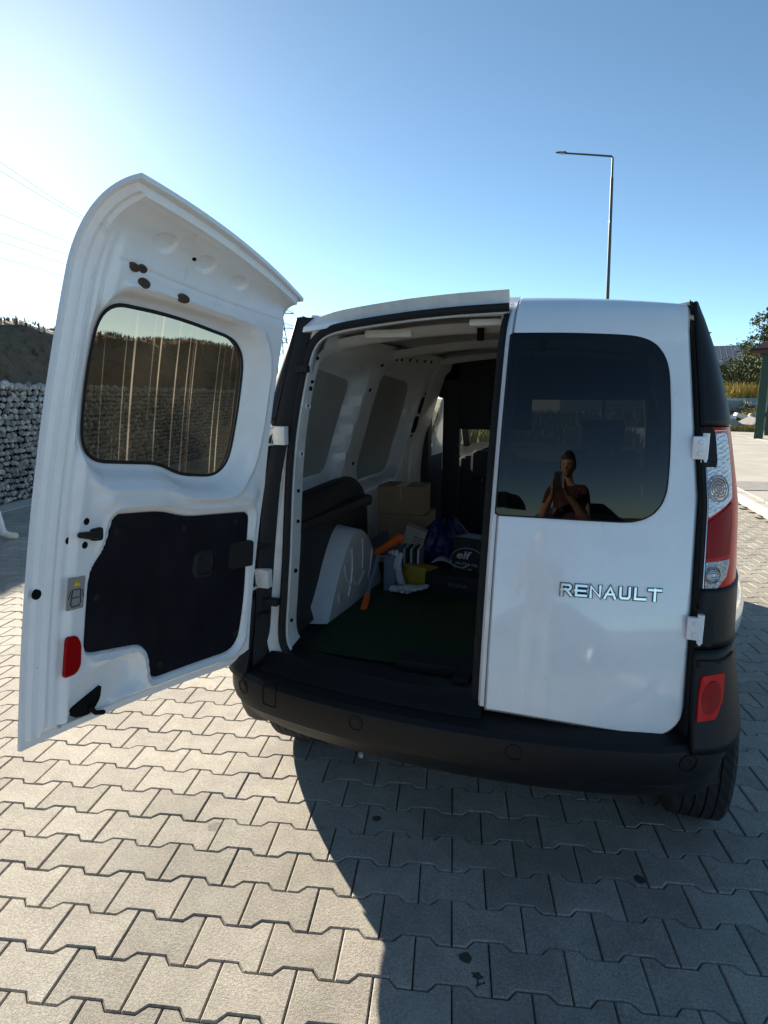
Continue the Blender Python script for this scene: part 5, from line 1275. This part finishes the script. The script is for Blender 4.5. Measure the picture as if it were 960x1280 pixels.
# rubble heap: broken slabs and sacks, one by one
m_rub = M('broken_concrete', (.30, .29, .27), rough=.95, nscale=5, namt=.25, bump=.8, bscale=20); m_brn = M('brown_panel', (.115, .085, .065), rough=.9, nscale=4, namt=.25)
m_sack = M('white_sack', (.66, .66, .64), rough=.8, nscale=5, namt=.12)
def chunk(px, py, d, s, rot, mat, label, name='broken_slab', cat='rubble'):
    c = at(px, py, d); V, F = box((0, 0, 0), s, bev=min(s)*.15, seg=1); r = random.Random(int(px*7+py))
    Rm = Matrix.Translation(c) @ Matrix.Rotation(rot[2], 4, 'Z') @ Matrix.Rotation(rot[1], 4, 'Y') @ Matrix.Rotation(rot[0], 4, 'X')
    V = [tuple(Rm @ (Vector(v)+Vector((r.uniform(-1, 1)*s[0]*.06, r.uniform(-1, 1)*s[1]*.06, r.uniform(-1, 1)*s[2]*.06)))) for v in V]
    o = mk(name, (V, F), mat, None, smooth=False); tag(o, label, cat, 'rubble heap beyond the road'); return o
chunk(936.5, 541, 33.0, (1.15, .9, .72), (0, 0, .1), m_brn, 'large brown panelled crate in the rubble heap beside the green post', 'brown_crate', 'crate')
chunk(931, 530, 33.2, (.95, .9, .10), (.25, -.48, .15), m_rub, 'tilted grey slab leaning on the brown crate')
chunk(919, 531, 32.6, (.75, .9, .10), (.45, .38, .3), m_rub, 'grey slab sloping down towards the van')
chunk(914.5, 521.5, 34.5, (.32, .3, .16), (0, .1, .2), m_sack, 'white sack on top of the heap nearest to the van', 'sack', 'sack')
chunk(924, 519.5, 34.8, (.42, .3, .18), (0, .25, .4), m_sack, 'white sack in the middle of the heap', 'sack', 'sack')
chunk(931, 522, 34.9, (.40, .3, .18), (0, .35, .4), m_sack, 'white sack lying beside the middle one', 'sack', 'sack')
chunk(939, 523, 35.2, (.40, .35, .16), (.1, .2, .1), m_sack, 'flat white sack beside the green post', 'sack', 'sack')
chunk(944, 521, 35.6, (.55, .4, .34), (0, 0, .1), m_rub, 'grey block behind the white sacks')
chunk(946.5, 526, 34.2, (.20, .2, .14), (0, .2, .1), m_sack, 'small pale lump next to the green post', 'sack', 'sack')
blades('verge_grass', [tuple(gpt(rs.uniform(905, 948), rs.uniform(31.3, 32.3))) for k in range(320)]+[tuple(gpt(rs.uniform(908, 925), 32.0)) for k in range(80)], .34, .011, M('verge_green', (.13, .145, .035), rough=1, nscale=1, namt=.4, col2=(.26, .22, .08)), n=6, lean=.5, seed=9, label='green verge grass at the edge of the concrete road', cat='grass')
# green timber shelter at the right edge
m_green = M('dark_green_paint', (.012, .048, .030), rough=.5, nscale=4, namt=.2)
sb = gpt(953, 26.2); shl = empty('shelter', sb); tag(shl, 'green posted shelter with reddish brown roof at the right edge', 'shelter')
ex = Vector((.95, -.31, 0)); ey = Vector((.31, .95, 0)); ztop = zat(438, 953, 26.2)
for i, j in ((0, 0), (1, 0), (0, 1), (1, 1)):
    p = sb+ex*(3.2*i)+ey*(2.6*j); V, F = box((p.x, p.y, ztop/2), (.27, .20, ztop), rz=-.32, bev=.02); mk('post', (V, F), m_green, shl, smooth=False)
for j in (0, 1):
    p = sb+ex*1.6+ey*2.6*j; mk('rail', join(box((p.x, p.y, .95), (3.0, .06, .14), rz=-.32), box((p.x, p.y, ztop-.1), (3.6, .14, .2), rz=-.32)), m_green, shl, smooth=False)
cc = sb+ex*1.6+ey*1.3
def rq(x, y, z): p = cc+ex*x+ey*y; return (p.x, p.y, z)
rf_ = [rq(-2.05, -1.75, ztop-.02), rq(2.05, -1.75, ztop-.02), rq(2.05, 1.75, ztop-.02), rq(-2.05, 1.75, ztop-.02), rq(-.5, 0, ztop+1.35), rq(.5, 0, ztop+1.35)]
ro = mk('roof', (rf_, [(0, 1, 5, 4), (1, 2, 5), (2, 3, 4, 5), (3, 0, 4)]), m_broof, shl, smooth=False); so = ro.modifiers.new('t', 'SOLIDIFY'); so.thickness = .10
mk('fascia', tube([rf_[0], rf_[1], rf_[2], rf_[3]], .07, 4, closed=True), M('dark_brown_board', (.035, .018, .014), rough=.7), ro, smooth=False)
# litter on the stones
pb = mk('pebble', ([tuple(Vector((-.487, .456, .008))+Vector(v)*.014) for v in smesh[2][1]], smesh[2][2]), M('white_pebble', (.7, .66, .55), rough=.7), None, smooth=False); tag(pb, 'small white pebble on the shaded paving behind the van', 'pebble')
lf = mk('dry_leaf', grid(lambda u, v: (-1.372+.055*(u-.5)*math.sin(math.pi*(.1+.8*v))+.02*v, .931+.06*(v-.5), .004+.030*abs(u-.5)+.012*math.sin(3*v)), 6, 6), M('dry_leaf_brown', (.06, .045, .03), rough=.9), None); tag(lf, 'dry brown leaf on the sunlit paving under the open door', 'leaf')
so = lf.modifiers.new('t', 'SOLIDIFY'); so.thickness = .001
# ------------------------------------------------------------------ people
m_skin = M('skin', (.42, .23, .155), rough=.55, nscale=14, namt=.08); m_hair = M('dark_hair', (.018, .013, .010), rough=.6, nscale=80, namt=.4, bump=.8, bscale=120)
m_tee = M('maroon_tshirt', (.07, .024, .022), rough=.9, nscale=10, namt=.15, bump=.5, bscale=25, dist=.006)
m_jean = M('grey_shorts', (.16, .14, .12), rough=.9, nscale=16, namt=.15); m_shoe = M('dark_shoe', (.03, .03, .032), rough=.6)
m_wtrou = M('white_trousers', (.70, .71, .74), rough=.9, nscale=6, namt=.06, bump=.4, bscale=20, dist=.005); m_cshoe = M('cream_shoe', (.62, .57, .47), rough=.6); m_sock = M('grey_pink_strap', (.36, .30, .28), rough=.8)
m_top = M('pale_blouse', (.45, .48, .52), rough=.9, nscale=8, namt=.1)
def person(name, J, mats, label, hair=True, long_hair=False):
    """J: joints dict. one skinned body; material by the bone a face lies nearest to"""
    bones = []; P = []; E = []; Rr = []; reg = []
    def add(p, r, region, parent=None):
        P.append(tuple(p)); Rr.append(r); reg.append(region)
        if parent is not None: E.append((parent, len(P)-1))
        return len(P)-1
    pel = add(J['pelvis'], (.15, .11), 'leg')
    sp_ = add(J['spine'], (.145, .105), 'top', pel); ch = add(J['chest'], (.165, .115), 'top', sp_); ne0 = add(J['neck0'], (.085, .075), 'top', ch); ne = add(J['neck'], (.052, .055), 'skin', ne0); add(J['head0'], (.055, .06), 'skin', ne)
    for s in 'LR':
        sh = add(J['sh'+s], (.062, .065), 'top', ch); mid = Vector(J['sh'+s]).lerp(Vector(J['el'+s]), .55); ua = add(mid, (.050, .052), 'top', sh)
        el = add(J['el'+s], (.040, .042), 'skin', ua); fa = add(Vector(J['el'+s]).lerp(Vector(J['wr'+s]), .35), (.042, .042), 'skin', el); wr_ = add(J['wr'+s], (.027, .024), 'skin', fa)
        pm = add(J['palm'+s], (.036, .018), 'skin', wr_)
        for fing in J['fing'+s]:
            pr_ = pm
            for k, q in enumerate(fing): pr_ = add(q, (.0105-.0012*k,)*2, 'skin', pr_)
        hp = add(J['hip'+s], (.095, .10), 'leg', pel); th = add(Vector(J['hip'+s]).lerp(Vector(J['kn'+s]), .5), (.080, .085), 'leg', hp)
        kn = add(J['kn'+s], (.055, .06), 'leg', th); ca_ = add(Vector(J['kn'+s]).lerp(Vector(J['an'+s]), .35), (.055, .06), 'leg', kn); an = add(J['an'+s], (.040, .045), 'leg', ca_)
        he = add(J['ball'+s], (.040, .030), 'shoe', an); add(J['toe'+s], (.034, .022), 'shoe', he)
    me = bpy.data.meshes.new('t'); me.from_pydata(P, E, []); ob = bpy.data.objects.new('t', me); COL.objects.link(ob)
    ob.modifiers.new('s', 'SKIN'); ob.modifiers['s'].use_smooth_shade = True
    for i, r in enumerate(Rr): me.skin_vertices[0].data[i].radius = r
    me.skin_vertices[0].data[0].use_root = True
    sb_ = ob.modifiers.new('u', 'SUBSURF'); sb_.levels = 2; sb_.render_levels = 2
    bpy.context.view_layer.update()
    ev = bpy.data.meshes.new_from_object(ob.evaluated_get(bpy.context.evaluated_depsgraph_get())); bpy.data.objects.remove(ob)
    V = [tuple(v.co) for v in ev.vertices]; F = [tuple(p.vertices) for p in ev.polygons]; bpy.data.meshes.remove(ev)
    # head with brow, nose, chin and ears
    hc = Vector(J['head']); fw = Vector(J['face']).normalized(); rt = fw.cross(Vector((0, 0, 1))).normalized(); up = rt.cross(fw)
    def headp(u, v):
        a = 2*math.pi*u; t = math.pi*v; x, y, z = math.sin(t)*math.cos(a), math.sin(t)*math.sin(a), math.cos(t)
        w = .076*(1-.22*max(0, -z)**1.5); d = .096; hgt = .118
        yy = y*d; 
        if y > 0: yy += .006*math.exp(-((z-.18)/.12)**2)*y-.008*math.exp(-((z-.02)/.10)**2)*math.exp(-((abs(x)-.42)/.16)**2)+.026*math.exp(-((z+.14)/.14)**2)*math.exp(-(x/.16)**2)+.008*math.exp(-((z+.42)/.07)**2)*math.exp(-(x/.3)**2)+.012*math.exp(-((z+.78)/.14)**2)*math.exp(-(x/.35)**2)
        xx = x*w+math.copysign(.016, x)*math.exp(-((z+.02)/.22)**2)*math.exp(-((y+.12)/.10)**2)*(abs(x) > .75)
        return tuple(hc+rt*xx+fw*yy+up*z*hgt)
    hV, hF = grid(headp, 40, 30, closed=True); nb = len(V); nf = len(F); V2, F2 = join((V, F), (hV, hF))
    Pn = np.array(P); Ea = np.array([P[a] for a, b in E]); Eb = np.array([P[b] for a, b in E]); er = [reg[b] for a, b in E]
    regs = ['top', 'leg', 'skin', 'shoe']; idx = []
    for k, f in enumerate(F2):
        if k >= nf: idx.append(2); continue
        c = np.mean([V2[i] for i in f], axis=0); t = np.clip(((c-Ea)*(Eb-Ea)).sum(1)/(((Eb-Ea)**2).sum(1)+1e-9), 0, 1); d = np.linalg.norm(Ea+(Eb-Ea)*t[:, None]-c, axis=1); idx.append(regs.index(er[int(d.argmin())]))
    o = mk(name, (V2, F2), mats, None, ang=80, idx=idx); tag(o, label, 'person')
    def hairp(u, v):
        a = 2*math.pi*u; t = math.pi*(.0+.60*v*(1 if math.sin(a) < .2 else .62)); x, y, z = math.sin(t)*math.cos(a), math.sin(t)*math.sin(a), math.cos(t)
        k = 1.07+.03*math.sin(17*a)*math.sin(9*t)
        return tuple(hc+rt*x*.078*k+fw*y*.098*k+up*z*.122*k)
    mk('hair', grid(hairp, 44, 14, closed=True), m_hair, o)
    for s in (-1, 1):
        ec = hc+rt*(.031*s)+fw*.083+up*.008; mk('eye', ([tuple(ec+Vector(v)*.011) for v in smesh[0][1]], smesh[0][2]), m_ink, o)
    return o
# photographer behind the camera, phone raised in both hands (mirrored in the closed door's glass)
bk_ = Vector((.330, -.944, 0)); rt_ = Vector((.944, .330, 0)); U = Vector((0, 0, 1)); PB = Vector((CAM.x, CAM.y, 0))+bk_*.43
def pp_(r, b, z): return PB+rt_*r+bk_*b+U*z
ph_c = CAM+Vector(cb)*.016-Vector(cu)*.055
def hand(s):
    base = ph_c+rt_*(.052*s)+bk_*.022-U*.035
    F_ = []
    for k in range(4):
        z = .055-.022*k; F_.append([base+rt_*(.008*s)+U*(z*.8)+bk_*.004, base+rt_*(.004*s)+U*z-bk_*.016, base-rt_*(.012*s)+U*z-bk_*.020+bk_*.002])
    F_.append([base+bk_*.020+U*.02, base+bk_*.018+U*.045-rt_*(.02*s)])
    return base+bk_*.012, F_
J = dict(pelvis=pp_(0, .03, .93), spine=pp_(0, .02, 1.10), chest=pp_(0, .0, 1.30), neck0=pp_(0, .0, 1.42), neck=pp_(0, -.01, 1.47), head0=pp_(0, -.02, 1.53), head=pp_(0, -.035, 1.595), face=(-bk_-U*.12))
for s, sg_ in (('L', -1), ('R', 1)):
    pm_, fg_ = hand(sg_)
    J['sh'+s] = pp_(.185*sg_, .0, 1.385); J['el'+s] = pp_(.235*sg_, -.10, 1.13); J['palm'+s] = pm_; J['wr'+s] = pm_+bk_*.055-U*.055+rt_*(.018*sg_); J['fing'+s] = fg_
    J['hip'+s] = pp_(.095*sg_, .03, .88); J['kn'+s] = pp_(.11*sg_, .01, .49); J['an'+s] = pp_(.12*sg_, .05, .085); J['ball'+s] = pp_(.13*sg_, -.06, .045); J['toe'+s] = pp_(.14*sg_, -.15, .032)
ph1 = person('person', J, [m_tee, m_jean, m_skin, m_shoe], 'person in maroon t-shirt holding up a phone, mirrored in the dark rear glass')
phn = empty('phone', ph_c); tag(phn, 'dark phone held up in both hands, mirrored in the rear glass', 'phone')
V, F = box((0, 0, 0), (.074, .152, .008), bev=.003); Mp = cam.matrix_world.copy(); Mp.translation = ph_c
mk('phone_body', ([tuple(Mp @ Vector(v)) for v in V], F), m_dash, phn)
mk('phone_screen', ([tuple(Mp @ Vector(v)) for v in ((-.034, -.072, .0046), (.034, -.072, .0046), (.034, .072, .0046), (-.034, .072, .0046))], [(0, 1, 2, 3)]), m_ink, phn, smooth=False)
# passer-by at the left edge: only the leading shoe reaches into the frame
wf = Vector((0, 1, 0)); wrt = Vector((1, 0, 0)); WB = Vector((-5.36, 2.50, 0))
def pw_(r, fwd, z): return WB+wrt*r+wf*fwd+U*z
J = dict(pelvis=pw_(-.08, .05, .92), spine=pw_(-.08, .06, 1.08), chest=pw_(-.08, .07, 1.27), neck0=pw_(-.08, .07, 1.38), neck=pw_(-.08, .08, 1.43), head0=pw_(-.08, .10, 1.49), head=pw_(-.08, .115, 1.555), face=wf)
for s, sg_ in (('L', -1), ('R', 1)):
    fr2 = 1 if s == 'R' else -1
    J['sh'+s] = pw_(-.08+.165*sg_, .07, 1.345); J['el'+s] = pw_(-.08+.22*sg_, .07-.12*fr2, 1.10); J['wr'+s] = pw_(-.08+.22*sg_, .10-.12*fr2, .87); J['palm'+s] = pw_(-.08+.22*sg_, .12-.12*fr2, .80)
    J['fing'+s] = [[J['palm'+s]+wf*(.022*(k-1.5))-U*.045, J['palm'+s]+wf*(.024*(k-1.5))-U*.085] for k in range(4)]+[[J['palm'+s]+wf*.045-U*.01, J['palm'+s]+wf*.05-U*.045]]
J['hipR'] = pw_(.01, .05, .87); J['knR'] = pw_(.02, .27, .50); J['anR'] = pw_(.0, .40, .085); J['ballR'] = pw_(.0, .50, .038); J['toeR'] = pw_(.0, .580, .026)
J['hipL'] = pw_(-.17, .05, .87); J['knL'] = pw_(-.18, .02, .47); J['anL'] = pw_(-.18, -.28, .16); J['ballL'] = pw_(-.18, -.22, .06); J['toeL'] = pw_(-.18, -.15, .026)
person('person', J, [m_top, m_wtrou, m_skin, m_cshoe], 'passer-by in white trousers stepping into the left edge in pale shoes')

# dark car parked behind the photographer (only mirrored in the rear glass)
m_car = M('black_car_paint', (.006, .006, .007), rough=.2, coat=.6); m_rim = M('alloy_rim', (.55, .55, .56), rough=.25, metal=1)
cpos = Vector((1.15, -7.3, 0)); car = empty('parked_car', cpos); tag(car, 'black car parked behind the photographer, mirrored in the rear glass', 'car')
ca0 = rad(-22)
def cw_(x, y, z): return (cpos.x+x*math.cos(ca0)-y*math.sin(ca0), cpos.y+x*math.sin(ca0)+y*math.cos(ca0), z)
CX = [-2.1, -2.05, -1.7, -1.1, -.7, .0, .8, 1.3, 1.9, 2.1, 2.15]; CT = [.62, .80, .92, .98, 1.22, 1.46, 1.45, 1.20, 1.02, .80, .6]; CB = [.40, .30, .24, .22, .22, .22, .22, .22, .24, .30, .42]
def car_sec(u, v):
    x = -2.1+4.25*u; top = float(np.interp(x, CX, CT)); bot = float(np.interp(x, CX, CB)); belt = min(top, .95)
    a = math.pi*(v-.0); t = v*2 if v < .5 else (1-v)*2; sd = -1 if v < .5 else 1
    half = .86-.10*max(0, (abs(x)-1.5))**2
    if t < .55: z = bot+(belt-bot)*t/.55; y = half*(1-.06*(1-math.sin(math.pi*t/.55)))
    else:
        k = (t-.55)/.45; z = belt+(top-belt)*math.sin(k*math.pi/2)**.8; y = half*(1-.28*k**1.2) if k < .8 else half*(1-.28*.8**1.2)*(1-(k-.8)/.2)
    return cw_(x, sd*y, z)
mk('body', grid(car_sec, 60, 48), m_car, car, ang=50)
for x0_, x1_, xt0, xt1 in ((-.62, .12, -.25, .10), (.18, 1.02, .18, .78)):
    for sd in (-1, 1):
        mk('side_window', ([cw_(x0_, sd*.862, .97), cw_(x1_, sd*.862, .97), cw_(xt1, sd*.725, 1.36), cw_(xt0, sd*.725, 1.36)], [(0, 1, 2, 3)]), m_ink, car, smooth=False)
for x_ in (-1.32, 1.32):
    for sd in (-1, 1):
        wv, wf_ = lathe([(-.10, .0001), (-.10, .31), (.10, .31), (.10, .0001)], 28, 'X')
        wh_ = mk('wheel', ([cw_(x_+v[1], sd*.80+v[0], .31+v[2]) for v in wv], wf_), m_tyre, car)
        sp_ = [tube([cw_(x_, sd*.905, .31), cw_(x_+.21*math.cos(a), sd*.905, .31+.21*math.sin(a))], .020, 5) for a in np.linspace(0, 2*math.pi, 6)[:-1]]
        sp_.append(tube([cw_(x_+.215*math.cos(a), sd*.905, .31+.215*math.sin(a)) for a in np.linspace(0, 2*math.pi, 24, endpoint=False)], .014, 5, closed=True))
        mk('rim', join(*sp_), m_rim, wh_)
for x_, mt in ((-2.02, m_lens2), (2.06, m_red_dk)):
    for sd in (-1, 1): mk('lamp', box(cw_(x_, sd*.62, .72), (.16, .34, .14), rz=ca0, bev=.03), mt, car)
